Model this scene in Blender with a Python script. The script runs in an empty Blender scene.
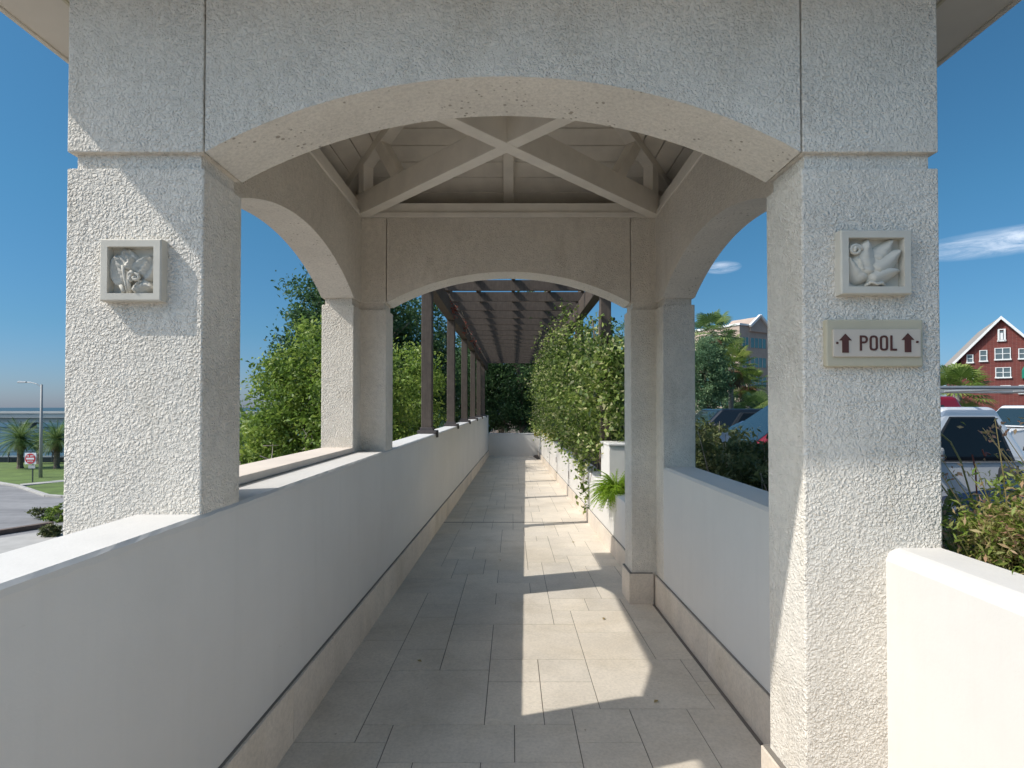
import bpy, bmesh, math, random
import numpy as np
from mathutils import Vector, Matrix
R = math.radians
random.seed(7); rng = np.random.default_rng(11)
U = 0.00343                       # one layout unit in metres; eye at z = 1.5
EYE = 1.5
sc = bpy.context.scene
col = sc.collection

# ------------------------------------------------------------------ materials
def newmat(name):
    m = bpy.data.materials.new(name); m.use_nodes = True
    nt = m.node_tree; nt.nodes.clear()
    out = nt.nodes.new('ShaderNodeOutputMaterial')
    b = nt.nodes.new('ShaderNodeBsdfPrincipled')
    nt.links.new(b.outputs[0], out.inputs[0])
    return m, nt, b, out
def N(nt, t, **kw):
    n = nt.nodes.new(t)
    for k, v in kw.items(): setattr(n, k, v)
    return n
def coords(nt, scale=None):
    g = N(nt, 'ShaderNodeNewGeometry')
    if scale is None: return g.outputs['Position']
    mp = N(nt, 'ShaderNodeMapping'); mp.inputs['Scale'].default_value = scale
    nt.links.new(g.outputs['Position'], mp.inputs[0]); return mp.outputs[0]
def noise(nt, vec, sc_, det=4, rough=.55, dist=0):
    n = N(nt, 'ShaderNodeTexNoise'); n.inputs['Scale'].default_value = sc_
    n.inputs['Detail'].default_value = det; n.inputs['Roughness'].default_value = rough
    n.inputs['Distortion'].default_value = dist
    nt.links.new(vec, n.inputs['Vector']); return n.outputs['Fac']
def ramp(nt, fac, stops):
    r = N(nt, 'ShaderNodeValToRGB'); e = r.color_ramp.elements
    while len(e) < len(stops): e.new(0.5)
    for i, (p, c) in enumerate(stops):
        e[i].position = p; e[i].color = (c[0], c[1], c[2], 1) if hasattr(c, '__len__') else (c, c, c, 1)
    nt.links.new(fac, r.inputs[0]); return r.outputs[0]
def mixc(nt, fac, a, b, mode='MIX'):
    m = N(nt, 'ShaderNodeMix', data_type='RGBA', blend_type=mode)
    for sock, v in ((m.inputs[0], fac), (m.inputs[6], a), (m.inputs[7], b)):
        if hasattr(v, 'is_linked'): nt.links.new(v, sock)
        elif hasattr(v, '__len__'): sock.default_value = (v[0], v[1], v[2], 1)
        else: sock.default_value = v
    return m.outputs[2]
def bump(nt, b, h, strength, dist, prev=None):
    n = N(nt, 'ShaderNodeBump'); n.inputs['Strength'].default_value = strength
    n.inputs['Distance'].default_value = dist
    nt.links.new(h, n.inputs['Height'])
    if prev is not None: nt.links.new(prev, n.inputs['Normal'])
    nt.links.new(n.outputs[0], b.inputs['Normal']); return n.outputs[0]
def simple(name, c, rough=.6, var=.12, vs=3., bs=0, bd=.002, bscale=60, metal=0, spec=.5, coat=0):
    m, nt, b, out = newmat(name)
    v = coords(nt)
    if var:
        f = noise(nt, v, vs, 5)
        lo = [max(0, x*(1-var)) for x in c]; hi = [min(1, x*(1+var)) for x in c]
        nt.links.new(ramp(nt, f, [(.3, lo), (.7, hi)]), b.inputs['Base Color'])
    else: b.inputs['Base Color'].default_value = (*c, 1)
    b.inputs['Roughness'].default_value = rough; b.inputs['Metallic'].default_value = metal
    b.inputs['Specular IOR Level'].default_value = spec
    b.inputs['Coat Weight'].default_value = coat
    if bs: bump(nt, b, noise(nt, v, bscale, 4), bs, bd)
    return m

M = {}
def stucco(name, c, gs, strength, dist, sm=.7):
    m, nt, b, out = newmat(name)
    v = coords(nt)
    big = noise(nt, v, 2.2, 4); fine = noise(nt, v, 30, 3)
    base = ramp(nt, big, [(.3, [x*.93 for x in c]), (.7, [min(1, x*1.05) for x in c])])
    base = mixc(nt, 1, base, ramp(nt, noise(nt, coords(nt, (3, 3, .8)), 2.0, 6, .7, .6), [(.3, (.90, .89, .87)), (.48, (1, 1, 1))]), 'MULTIPLY')
    spk = ramp(nt, fine, [(.35, .93), (.65, 1.03)])
    nt.links.new(mixc(nt, 1, base, spk, 'MULTIPLY'), b.inputs['Base Color'])
    b.inputs['Roughness'].default_value = .85; b.inputs['Specular IOR Level'].default_value = .25
    wv = N(nt, 'ShaderNodeTexNoise'); wv.inputs['Scale'].default_value = 40; nt.links.new(v, wv.inputs['Vector'])
    wm = N(nt, 'ShaderNodeVectorMath', operation='MULTIPLY_ADD'); nt.links.new(wv.outputs['Color'], wm.inputs[0]); wm.inputs[1].default_value = (.018,)*3; nt.links.new(v, wm.inputs[2])
    def cells(k, lo, hi):
        vo = N(nt, 'ShaderNodeTexVoronoi', feature='F1'); vo.inputs['Scale'].default_value = gs*k
        nt.links.new(wm.outputs[0], vo.inputs['Vector']); return ramp(nt, vo.outputs['Distance'], [(lo, 1), (hi, 0)])
    h = mixc(nt, .38, cells(1., .12, .62), cells(2.1, .1, .6))
    h = mixc(nt, .30, h, noise(nt, v, gs*.3, 2))
    amp = ramp(nt, noise(nt, v, 2.6, 3), [(.3, .55), (.65, 1)])
    hm = mixc(nt, 1, h, amp, 'MULTIPLY')
    bump(nt, b, hm, strength, dist)
    return m
M['stucco'] = stucco('stucco_rough', (.78, .72, .63), 82, 1.0, .0105)
M['stucco_smooth'] = None
def pocked(name, c):
    m, nt, b, out = newmat(name)
    v = coords(nt)
    f = noise(nt, v, 3, 5)
    base = ramp(nt, f, [(.3, [x*.9 for x in c]), (.7, [x*1.04 for x in c])])
    base = mixc(nt, 1, base, ramp(nt, noise(nt, v, 75, 5, .7), [(.34, .84), (.6, 1.03)]), 'MULTIPLY')  # fine speckle paints in relief shade that the bump alone leaves faint
    vo = N(nt, 'ShaderNodeTexVoronoi'); vo.inputs['Scale'].default_value = 42
    nt.links.new(v, vo.inputs['Vector'])
    gate = noise(nt, v, 9, 2)
    d = N(nt, 'ShaderNodeMath', operation='ADD'); nt.links.new(vo.outputs['Distance'], d.inputs[0]); nt.links.new(gate, d.inputs[1])
    pit = ramp(nt, d.outputs[0], [(.53, 0), (.63, 1)])
    nt.links.new(mixc(nt, 1, base, mixc(nt, pit, (.55, .52, .48), (1, 1, 1)), 'MULTIPLY'), b.inputs['Base Color'])
    b.inputs['Roughness'].default_value = .85
    p = bump(nt, b, noise(nt, v, 60, 5, .7), .9, .006)
    bump(nt, b, pit, .6, .004, p)
    return m
M['soffit'] = pocked('stucco_pocked', (.78, .735, .66))
M['wall'] = simple('painted_wall', (.70, .70, .69), .7, .04, 1.6, .25, .002, 35, spec=.3)
def wallmat(name, c):
    m, nt, b, out = newmat(name)
    v = coords(nt)
    f = noise(nt, v, 1.1, 6, .6)
    st = noise(nt, coords(nt, (9, 9, .6)), 1.5, 6, .65)
    base = ramp(nt, f, [(.3, [x*.93 for x in c]), (.7, [x*1.03 for x in c])])
    s2 = ramp(nt, st, [(.28, .972), (.5, 1.0)])
    a = mixc(nt, 1, base, s2, 'MULTIPLY')
    sc_ = noise(nt, coords(nt, (1, .35, 2.2)), 16, 6, .75, 1.2)
    a = mixc(nt, 1, a, ramp(nt, sc_, [(.24, (.80, .78, .75)), (.33, (1, 1, 1))]), 'MULTIPLY')
    nt.links.new(a, b.inputs['Base Color'])
    b.inputs['Roughness'].default_value = .7; b.inputs['Specular IOR Level'].default_value = .3
    p = bump(nt, b, noise(nt, v, 120, 4), .25, .002)
    bump(nt, b, noise(nt, v, 6, 4), .4, .009, p)
    return m
M['wall'] = wallmat('painted_wall', (.68, .65, .605))
M['coping'] = wallmat('coping_paint', (.64, .62, .585))
M['sill'] = simple('sill_stone', (.66, .58, .50), .8, .08, 4, .3, .002, 50)
def stone(name, c, k=1.):
    m, nt, b, out = newmat(name)
    v = coords(nt)
    at = N(nt, 'ShaderNodeAttribute', attribute_name='shade')
    f = noise(nt, v, 2.5, 6, .65); g = noise(nt, v, 60, 4, .7)
    base = ramp(nt, f, [(.28, [x*.86 for x in c]), (.72, [min(1, x*1.08) for x in c])])
    sp = ramp(nt, g, [(.3, .86), (.6, 1.04)])
    t = ramp(nt, at.outputs['Fac'], [(0, (.93, .93, .93)), (1, (1.03, 1.02, 1.0))])
    a = mixc(nt, 1, base, sp, 'MULTIPLY'); a = mixc(nt, 1, a, t, 'MULTIPLY')
    stn = noise(nt, v, .9, 7, .7, .8); a = mixc(nt, 1, a, ramp(nt, stn, [(.34, (.90, .88, .84)), (.52, (1, 1, 1))]), 'MULTIPLY')
    sk = noise(nt, v, 22, 3, .6); a = mixc(nt, 1, a, ramp(nt, sk, [(.22, (.62, .58, .52)), (.28, (1, 1, 1))]), 'MULTIPLY')
    nt.links.new(a, b.inputs['Base Color'])
    b.inputs['Roughness'].default_value = .72; b.inputs['Specular IOR Level'].default_value = .35
    bump(nt, b, g, .35, .002)
    return m
M['paver'] = stone('limestone_paver', (.70, .625, .525))
M['skirt'] = stone('limestone_skirting', (.71, .625, .53))
M['grout'] = simple('grout', (.16, .14, .12), .9, .1)
M['joint'] = simple('sealant', (.20, .18, .155), .8, .1)
M['plaque'] = simple('cast_stone', (.60, .56, .48), .8, .06, 8, .3, .001, 150)
M['signback'] = simple('sign_backing', (.50, .45, .33), .7, .06, 8, .15, .001, 120)
M['signface'] = simple('sign_face', (.56, .49, .41), .6, .03, 8)
M['brown'] = simple('brown_lettering', (.085, .028, .02), .6, 0)
M['timber'] = simple('painted_timber', (.78, .73, .65), .7, .07, 6, .25, .002, 25)
M['boards'] = simple('painted_boards', (.76, .71, .63), .75, .1, 5, .25, .002, 25)
M['fascia'] = simple('fascia_paint', (.62, .57, .49), .7, .05, 4)
M['roof'] = simple('roof_shingle', (.30, .27, .24), .9, .2, 5, .5, .01, 20)
def woodstain():
    m, nt, b, out = newmat('weathered_pergola_timber')
    f = noise(nt, coords(nt, (1, 1, 1)), 14, 5); g = noise(nt, coords(nt, (30, 30, 2.5)), 2, 4)
    base = ramp(nt, g, [(.3, (.052, .037, .028)), (.7, (.110, .085, .066))])
    nt.links.new(mixc(nt, .5, base, ramp(nt, f, [(.3, (.060, .044, .034)), (.7, (.110, .086, .068))])), b.inputs['Base Color'])
    b.inputs['Roughness'].default_value = .75
    bump(nt, b, g, .3, .003)
    return m
M['pergola'] = woodstain()
M['bracket'] = simple('dark_bracket', (.07, .058, .055), .55, .15, 20)
M['bark'] = simple('bark', (.17, .13, .10), .9, .3, 8, .6, .01, 30)
M['twig'] = simple('grey_twig', (.30, .26, .22), .9, .25, 12)
def leafmat(name, stops, trans=.35, rough=.5):
    m, nt, b, out = newmat(name)
    at = N(nt, 'ShaderNodeAttribute', attribute_name='shade')
    c = ramp(nt, at.outputs['Fac'], stops)
    nt.links.new(c, b.inputs['Base Color'])
    b.inputs['Roughness'].default_value = rough; b.inputs['Specular IOR Level'].default_value = .35
    tr = N(nt, 'ShaderNodeBsdfTranslucent')
    h = N(nt, 'ShaderNodeHueSaturation'); h.inputs['Value'].default_value = 1.4
    nt.links.new(c, h.inputs['Color']); nt.links.new(h.outputs[0], tr.inputs[0])
    mx = N(nt, 'ShaderNodeMixShader'); mx.inputs[0].default_value = trans
    nt.links.new(b.outputs[0], mx.inputs[1]); nt.links.new(tr.outputs[0], mx.inputs[2])
    nt.links.new(mx.outputs[0], out.inputs[0])
    return m
M['leaf_tree'] = leafmat('tree_leaves', [(0, (.050, .095, .016)), (.5, (.150, .235, .036)), (1, (.33, .40, .085))])
M['leaf_dark'] = leafmat('dark_leaves', [(0, (0.027, 0.066, 0.027)), (.6, (0.062, 0.125, 0.046)), (1, (0.110, 0.188, 0.062))])
M['leaf_blue'] = leafmat('bluish_leaves', [(0, (0.068, 0.135, 0.068)), (.6, (0.135, 0.225, 0.112)), (1, (0.247, 0.338, 0.158))])
M['leaf_vine'] = leafmat('vine_leaves', [(0, (.035, .060, .014)), (.45, (.125, .195, .033)), (.85, (.32, .38, .10)), (1, (.54, .52, .27))])
M['leaf_fern'] = leafmat('fern_leaves', [(0, (.15, .26, .015)), (1, (.38, .52, .05))], .5)
M['leaf_shrub'] = leafmat('shrub_leaves', [(0, (0.053, 0.068, 0.023)), (.6, (0.114, 0.137, 0.046)), (1, (0.228, 0.228, 0.095))], .25)
M['leaf_dry'] = leafmat('dry_leaves', [(0, (.08, .15, .02)), (.5, (.22, .28, .05)), (.8, (.38, .30, .14)), (1, (.50, .28, .19))])
M['leaf_stalk'] = leafmat('dry_stalk', [(0, (.22, .22, .06)), (1, (.45, .33, .16))], .2)
M['leaf_yellow'] = leafmat('yellow_leaves', [(0, (.10, .16, .02)), (.5, (.35, .32, .03)), (1, (.55, .40, .04))])
M['leaf_pale'] = leafmat('pale_striped_leaves', [(0, (.12, .18, .06)), (1, (.50, .52, .30))])
M['leaf_red'] = leafmat('red_leaves', [(0, (.12, .03, .02)), (1, (.40, .12, .08))])
M['palm'] = leafmat('palm_leaves', [(0, (0.045, 0.090, 0.030)), (.6, (0.120, 0.195, 0.060)), (1, (0.300, 0.375, 0.120))])
M['palm_dry'] = leafmat('dry_palm_leaves', [(0, (.12, .07, .04)), (1, (.28, .18, .10))])
M['palm_light'] = leafmat('yellowish_fan_leaves', [(0, (.06, .10, .02)), (.6, (.15, .22, .04)), (1, (.30, .34, .09))])  # yellower green than the other palm leaves
M['flower'] = simple('white_flower', (.7, .68, .75), .6, 0)
M['asphalt'] = simple('asphalt', (.085, .085, .085), .9, .2, 1.5, .4, .01, 60)
def roadmat():
    m, nt, b, out = newmat('worn_concrete_road')
    f = noise(nt, coords(nt, (.25, 1.2, 1)), .5, 6, .6); g = noise(nt, coords(nt), 3, 5)
    c = ramp(nt, f, [(.3, (.17, .165, .165)), (.7, (.30, .29, .285))])
    nt.links.new(mixc(nt, 1, c, ramp(nt, g, [(.3, .9), (.7, 1.05)]), 'MULTIPLY'), b.inputs['Base Color'])
    b.inputs['Roughness'].default_value = .9
    return m
M['road'] = roadmat()
M['concrete'] = simple('concrete', (.40, .38, .35), .9, .12, 1.5, .2, .004, 30)
M['kerb_brown'] = simple('brown_kerb', (.14, .10, .08), .9, .2, 4)
M['grass'] = simple('lawn_grass', (.10, .15, .03), .95, .3, .8, .6, .03, 12)
M['soil'] = simple('soil', (.08, .06, .045), .95, .3, 6, .6, .02, 20)
def watermat():
    m, nt, b, out = newmat('bay_water')
    b.inputs['Base Color'].default_value = (.04, .075, .09, 1)
    b.inputs['Roughness'].default_value = .4; b.inputs['Specular IOR Level'].default_value = .3
    bump(nt, b, noise(nt, coords(nt, (.35, 1, 1)), 1.2, 5), .9, .35)
    return m
M['water'] = watermat()
M['bridge'] = simple('bridge_concrete', (.52, .51, .48), .9, .08, .1)
M['railing'] = simple('dark_railing', (.035, .045, .055), .7, .1)
M['pale_rail'] = simple('pale_railing', (.40, .42, .43), .6, .1)
M['steel'] = simple('galvanised_steel', (.42, .42, .41), .45, .1, 4, metal=.6)
M['lamppole'] = simple('lamp_pole', (.36, .35, .33), .6, .1, 4)
M['sign_red'] = simple('sign_red', (.50, .03, .035), .5, 0)
M['sign_white'] = simple('sign_white', (.75, .75, .75), .5, 0)
M['postgreen'] = simple('sign_post', (.03, .05, .04), .6, .1)
M['glass'] = simple('dark_glass', (.006, .007, .008), .05, 0, spec=.4)
M['greenglass'] = simple('green_office_glass', (.05, .17, .17), .12, .15, .3, spec=.8)
M['winglass'] = simple('house_window_glass', (.10, .13, .14), .12, .2, .6, spec=.7)
M['tyre'] = simple('tyre', (.02, .02, .02), .9, 0)
M['rim'] = simple('alloy', (.45, .45, .46), .3, 0, metal=.9)
M['trim'] = simple('black_trim', (.025, .027, .03), .5, 0)
M['chrome'] = simple('chrome', (.6, .6, .6), .15, 0, metal=1)
M['lens_red'] = simple('tail_lens', (.35, .01, .01), .2, 0)
M['lens'] = simple('head_lens', (.55, .57, .58), .12, 0)
M['plate'] = simple('plain_plate', (.6, .6, .6), .5, 0)
def paint(name, c, metal=.3): return simple(name, c, .28, 0, metal=metal, coat=.6)
m_ = simple('windscreen_glass', (.02, .035, .04), .04, 0); m_.node_tree.nodes['Principled BSDF'].inputs['IOR'].default_value = 2.3; M['wscreen'] = m_
M['p_silver'] = paint('silver_paint', (.66, .67, .68), .15)
M['p_blue'] = paint('blue_paint', (.018, .045, .12), .4)
M['p_navy'] = paint('navy_paint', (.05, .075, .14), .4)
M['p_red'] = paint('red_paint', (.26, .012, .025), .2)
M['p_black'] = paint('black_paint', (.012, .014, .018), .2)
M['p_white'] = paint('white_paint', (.66, .67, .68), .0)
def brickmat(name, c1, c2, mortar, s):
    m, nt, b, out = newmat(name)
    g = N(nt, 'ShaderNodeNewGeometry'); sep = N(nt, 'ShaderNodeSeparateXYZ'); nt.links.new(g.outputs['Position'], sep.inputs[0])
    ad = N(nt, 'ShaderNodeMath', operation='ADD'); nt.links.new(sep.outputs[0], ad.inputs[0]); nt.links.new(sep.outputs[1], ad.inputs[1])
    cb = N(nt, 'ShaderNodeCombineXYZ'); nt.links.new(ad.outputs[0], cb.inputs[0]); nt.links.new(sep.outputs[2], cb.inputs[1])
    br = N(nt, 'ShaderNodeTexBrick'); nt.links.new(cb.outputs[0], br.inputs['Vector'])
    br.inputs['Color1'].default_value = (*c1, 1); br.inputs['Color2'].default_value = (*c2, 1); br.inputs['Mortar'].default_value = (*mortar, 1)
    br.inputs['Scale'].default_value = s; br.inputs['Mortar Size'].default_value = .012
    f = noise(nt, coords(nt), .4, 4)
    nt.links.new(mixc(nt, 1, br.outputs[0], ramp(nt, f, [(.3, .88), (.7, 1.08)]), 'MULTIPLY'), b.inputs['Base Color'])
    b.inputs['Roughness'].default_value = .9
    return m
M['redbrick'] = brickmat('red_brick', (.185, .042, .032), (.135, .030, .026), (.20, .12, .10), 2.2)
M['tanbrick'] = brickmat('tan_block', (.46, .36, .29), (.42, .32, .26), (.40, .34, .28), 1.0)
M['teal'] = simple('teal_awning', (.0, .25, .17), .8, 0)
M['whitetrim'] = simple('white_trim', (.74, .74, .72), .6, .04)

# ------------------------------------------------------------------ mesh helpers
class MB:
    def __init__(s): s.v = []; s.f = []; s.m = []; s.sh = []
    def add(s, vs, fs, mi=0, sh=.5):
        o = len(s.v); s.v += [tuple(p) for p in vs]
        for f in fs: s.f.append(tuple(i+o for i in f)); s.m.append(mi); s.sh.append(sh)
        return s
    def box(s, x0, x1, y0, y1, z0, z1, mi=0, sh=.5):
        if x0 > x1: x0, x1 = x1, x0
        if y0 > y1: y0, y1 = y1, y0
        if z0 > z1: z0, z1 = z1, z0
        vs = [(x0,y0,z0),(x1,y0,z0),(x1,y1,z0),(x0,y1,z0),(x0,y0,z1),(x1,y0,z1),(x1,y1,z1),(x0,y1,z1)]
        return s.add(vs, [(0,3,2,1),(4,5,6,7),(0,1,5,4),(1,2,6,5),(2,3,7,6),(3,0,4,7)], mi, sh)
    def hexa(s, vs, mi=0, sh=.5):
        return s.add(vs, [(0,3,2,1),(4,5,6,7),(0,1,5,4),(1,2,6,5),(2,3,7,6),(3,0,4,7)], mi, sh)
    def prism(s, poly, axis, a, b, mi=0, mis=None):
        n = len(poly)
        def P(p, t):
            return (t, p[0], p[1]) if axis == 'x' else (p[0], t, p[1]) if axis == 'y' else (p[0], p[1], t)
        vs = [P(p, a) for p in poly] + [P(p, b) for p in poly]
        s.add(vs, [tuple(range(n))[::-1], tuple(range(n, 2*n))], mi)
        for i in range(n):
            j = (i+1) % n
            s.add([vs[i], vs[j], vs[n+j], vs[n+i]], [(0,1,2,3)], mis[i] if mis else mi)
        return s
    def bar(s, p0, p1, w, h, up=(0,0,1), mi=0, w1=None, h1=None):
        p0 = Vector(p0); p1 = Vector(p1); d = (p1-p0).normalized(); up = Vector(up)
        sx = d.cross(up)
        if sx.length < 1e-5: sx = d.cross(Vector((1,0,0)))
        sx.normalize(); u = sx.cross(d).normalized()
        w1 = w if w1 is None else w1; h1 = h if h1 is None else h1
        vs = [p0-sx*w/2-u*h/2, p0+sx*w/2-u*h/2, p1+sx*w1/2-u*h1/2, p1-sx*w1/2-u*h1/2,
              p0-sx*w/2+u*h/2, p0+sx*w/2+u*h/2, p1+sx*w1/2+u*h1/2, p1-sx*w1/2+u*h1/2]
        return s.hexa(vs, mi)
    def tube(s, pts, rad, n=8, mi=0, cap=True, sh=.5):
        pts = [Vector(p) for p in pts]; k = len(pts)
        rad = [rad]*k if not hasattr(rad, '__len__') else rad
        vs = []; fs = []
        pu = None
        for i, p in enumerate(pts):
            d = (pts[min(i+1,k-1)]-pts[max(i-1,0)]).normalized()
            a = Vector((0,0,1)) if abs(d.z) < .95 else Vector((1,0,0))
            if pu is not None: a = pu
            sx = d.cross(a).normalized(); u = sx.cross(d).normalized(); pu = u
            for j in range(n):
                t = 2*math.pi*j/n
                vs.append(p+sx*math.cos(t)*rad[i]+u*math.sin(t)*rad[i])
        for i in range(k-1):
            for j in range(n):
                a = i*n+j; b = i*n+(j+1) % n
                fs.append((a, b, b+n, a+n))
        if cap: fs += [tuple(range(n))[::-1], tuple(range((k-1)*n, k*n))]
        return s.add(vs, fs, mi, sh)
    def disc(s, c, r, axis, t, n=24, mi=0, r1=None):      # short cylinder centred on c
        c = Vector(c); d = {'x':Vector((1,0,0)),'y':Vector((0,1,0)),'z':Vector((0,0,1))}[axis]
        return s.tube([c-d*t/2, c+d*t/2], [r, r if r1 is None else r1], n, mi)
    def build(s, name, mats, th=None, parent=None, units=False, bevel=0, seg=2, smooth=False, subd=0):
        vs = s.v
        if units: vs = [(x*U, y*U, EYE+z*U) for x, y, z in vs]
        if th is not None and units_origin(th): 
            o = units_origin(th); vs = [(x-o[0], y-o[1], z-o[2]) for x, y, z in vs]
        me = bpy.data.meshes.new(name); me.from_pydata(vs, [], s.f)
        if not isinstance(mats, (list, tuple)): mats = [mats]
        for m in mats: me.materials.append(m)
        me.polygons.foreach_set('material_index', s.m)
        a = me.attributes.new('shade', 'FLOAT', 'FACE'); a.data.foreach_set('value', s.sh)
        bm = bmesh.new(); bm.from_mesh(me); bmesh.ops.remove_doubles(bm, verts=bm.verts, dist=1e-5)
        bmesh.ops.recalc_face_normals(bm, faces=bm.faces); bm.to_mesh(me); bm.free()
        if smooth: me.polygons.foreach_set('use_smooth', [True]*len(me.polygons))
        ob = bpy.data.objects.new(name, me); col.objects.link(ob)
        if parent is not None: ob.parent = parent
        elif th is not None: ob.parent = th
        if bevel:
            b = ob.modifiers.new('bevel', 'BEVEL'); b.width = bevel; b.segments = seg; b.limit_method = 'ANGLE'; b.angle_limit = R(35)
            b.harden_normals = False
        if subd:
            q = ob.modifiers.new('subd', 'SUBSURF'); q.levels = subd; q.render_levels = subd
        return ob
def units_origin(th):
    return tuple(th['_o']) if '_o' in th.keys() else None
THINGS = []
def thing(name, label, cat, loc=(0,0,0), rz=0, group=None, world=True):
    """Empty at the base. world=True: children are given in world coordinates."""
    o = bpy.data.objects.new(name, None); col.objects.link(o)
    o.location = loc; o.rotation_euler = (0, 0, rz); o.empty_display_size = .2
    if world: o['_o'] = [float(a) for a in loc]
    tag(o, label, cat, group); THINGS.append(o)
    return o
def tag(o, label, cat, group=None):
    o['label'] = label; o['category'] = cat
    if group: o['group'] = group
    return o
def struct(o): o['kind'] = 'structure'; return o
def uloc(x, y, z): return (x*U, y*U, EYE+z*U)
def copy_tree(o, loc=None, rz=None, label=None, scale=None):
    c = o.copy(); col.objects.link(c)
    if loc is not None: c.location = loc
    if rz is not None: c.rotation_euler = (0, 0, rz)
    if scale is not None: c.scale = (scale,)*3
    if label: c['label'] = label
    for ch in list(o.children):
        d = ch.copy(); col.objects.link(d); d.parent = c
        for g in list(ch.children):
            e = g.copy(); col.objects.link(e); e.parent = d
    return c
def copies_later(): pass

def floorz(Y): return -437.0 - Y*15/550.     # layout units

# ------------------------------------------------------------------ leaf clouds
def leaves(name, th, parent, centres, size, mat, spread=.0, up=.35, aspect=.5, shade=None, fold=.15, droop=0):
    """one quad (folded diamond) leaf per centre; numpy"""
    n = len(centres); c = np.asarray(centres, float)
    if spread: c = c + rng.normal(0, spread, c.shape)
    nrm = rng.normal(0, 1, (n, 3)); nrm[:, 2] += up*2; nrm /= np.linalg.norm(nrm, axis=1)[:, None]
    a = rng.normal(0, 1, (n, 3)); a[:, 2] -= droop
    t = a - (a*nrm).sum(1)[:, None]*nrm; t /= np.linalg.norm(t, axis=1)[:, None]
    b = np.cross(nrm, t)
    L = (size*rng.uniform(.6, 1.35, n))[:, None]; W = L*aspect
    p0 = c - t*L*.5; p2 = c + t*L*.5
    p1 = c - t*L*.08 + b*W*.5 + nrm*L*fold; p3 = c - t*L*.08 - b*W*.5 + nrm*L*fold
    V = np.stack([p0, p1, p2, p3], 1).reshape(-1, 3)
    if th is not None and '_o' in th.keys(): V = V - np.array(tuple(th['_o']))
    me = bpy.data.meshes.new(name)
    me.vertices.add(4*n); me.vertices.foreach_set('co', V.ravel())
    me.loops.add(4*n); me.loops.foreach_set('vertex_index', np.arange(4*n))
    me.polygons.add(n); me.polygons.foreach_set('loop_start', np.arange(0, 4*n, 4)); me.polygons.foreach_set('loop_total', np.full(n, 4))
    me.update(calc_edges=True)
    sh = rng.uniform(0, 1, n) if shade is None else np.clip(shade + rng.normal(0, .16, n), 0, 1)
    at = me.attributes.new('shade', 'FLOAT', 'FACE'); at.data.foreach_set('value', sh.astype(np.float32))
    me.materials.append(mat)
    ob = bpy.data.objects.new(name, me); col.objects.link(ob)
    if parent is not None: ob.parent = parent
    elif th is not None: ob.parent = th
    return ob
def blobpts(c, rad, nclump, per, cr, bottom=-1., shell=.55):
    """clumps spread through an uneven ellipsoid; returns points and a per-clump shade value"""
    c = np.array(c, float); rad = np.array(rad, float)
    pts = []; sh = []
    k = 0
    while k < nclump:
        d = rng.normal(0, 1, 3); d /= np.linalg.norm(d)
        if d[2] < bottom: continue
        lump = .82 + .18*math.sin(3.1*d[0]+c[0])*math.cos(2.7*d[1]+c[1]) + .1*math.sin(7*d[2]+5*d[0])
        r = rng.uniform(shell, 1)**.6 * lump
        q = c + d*rad*r
        m = int(per*rng.uniform(.5, 1.5)); s = cr*rng.uniform(.6, 1.3)
        g = rng.normal(0, 1, (m, 3))*np.array([s, s, s*.6])*.55
        pts.append(q+g); sh.append(np.full(m, rng.uniform(.15, .85))); k += 1
    return np.concatenate(pts), np.concatenate(sh)
def limbs(mb, base, top, r0, c, rad, n=7):
    base = Vector(base); top = Vector(top)
    mid = base.lerp(top, .5)+Vector((random.uniform(-.15,.15), random.uniform(-.15,.15), 0))
    mb.tube([base, mid, top], [r0, r0*.75, r0*.45], 9)
    for i in range(n):
        t = random.uniform(.35, 1.0); s = base.lerp(top, t)
        d = Vector((random.gauss(0,1), random.gauss(0,1), random.uniform(-.1,1))).normalized()
        e = Vector(c)+Vector((d.x*rad[0]*.7, d.y*rad[1]*.7, d.z*rad[2]*.7))
        m = s.lerp(e, .5)+Vector((0, 0, .1*(e-s).length))
        mb.tube([s, m, e], [r0*.35, r0*.2, r0*.06], 6)
        for k in range(3):
            e2 = m.lerp(e, random.random())+Vector((random.gauss(0,.3), random.gauss(0,.3), random.gauss(0,.25)))*rad[0]*.35
            mb.tube([m, e2], [r0*.12, r0*.04], 5)
def tree(label, base, c, rad, nclump, per, cr, leaf, mat, r0=.18, name='broadleaf_tree', group=None, bottom=-1., twigs=0, shell=.35):
    t = thing(name, label, 'tree', base, group=group)
    mb = MB(); limbs(mb, base, (c[0], c[1], c[2]+rad[2]*.2), r0, c, rad, 9)
    mb.build('trunk', M['bark'], t, smooth=True)
    p, s = blobpts(c, rad, nclump, per, cr, bottom, shell)
    leaves('crown', t, None, p, leaf, mat, shade=s)
    if twigs:
        w = MB()
        for i in range(twigs):
            d = Vector((random.gauss(0,1), random.gauss(0,1), random.gauss(0,1))).normalized()
            a = Vector(c)+Vector((d.x*rad[0]*.88, d.y*rad[1]*.88, -abs(d.z)*rad[2]*.8))
            b = a+Vector((random.gauss(0,.2), random.gauss(0,.2), random.uniform(-.3,.35)))
            w.tube([a, a.lerp(b,.5)+Vector((random.gauss(0,.06),random.gauss(0,.06),0)), b], [.012, .009, .004], 4)
        w.build('twigs', M['twig'], t)['kind'] = 'stuff'
    return t

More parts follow.
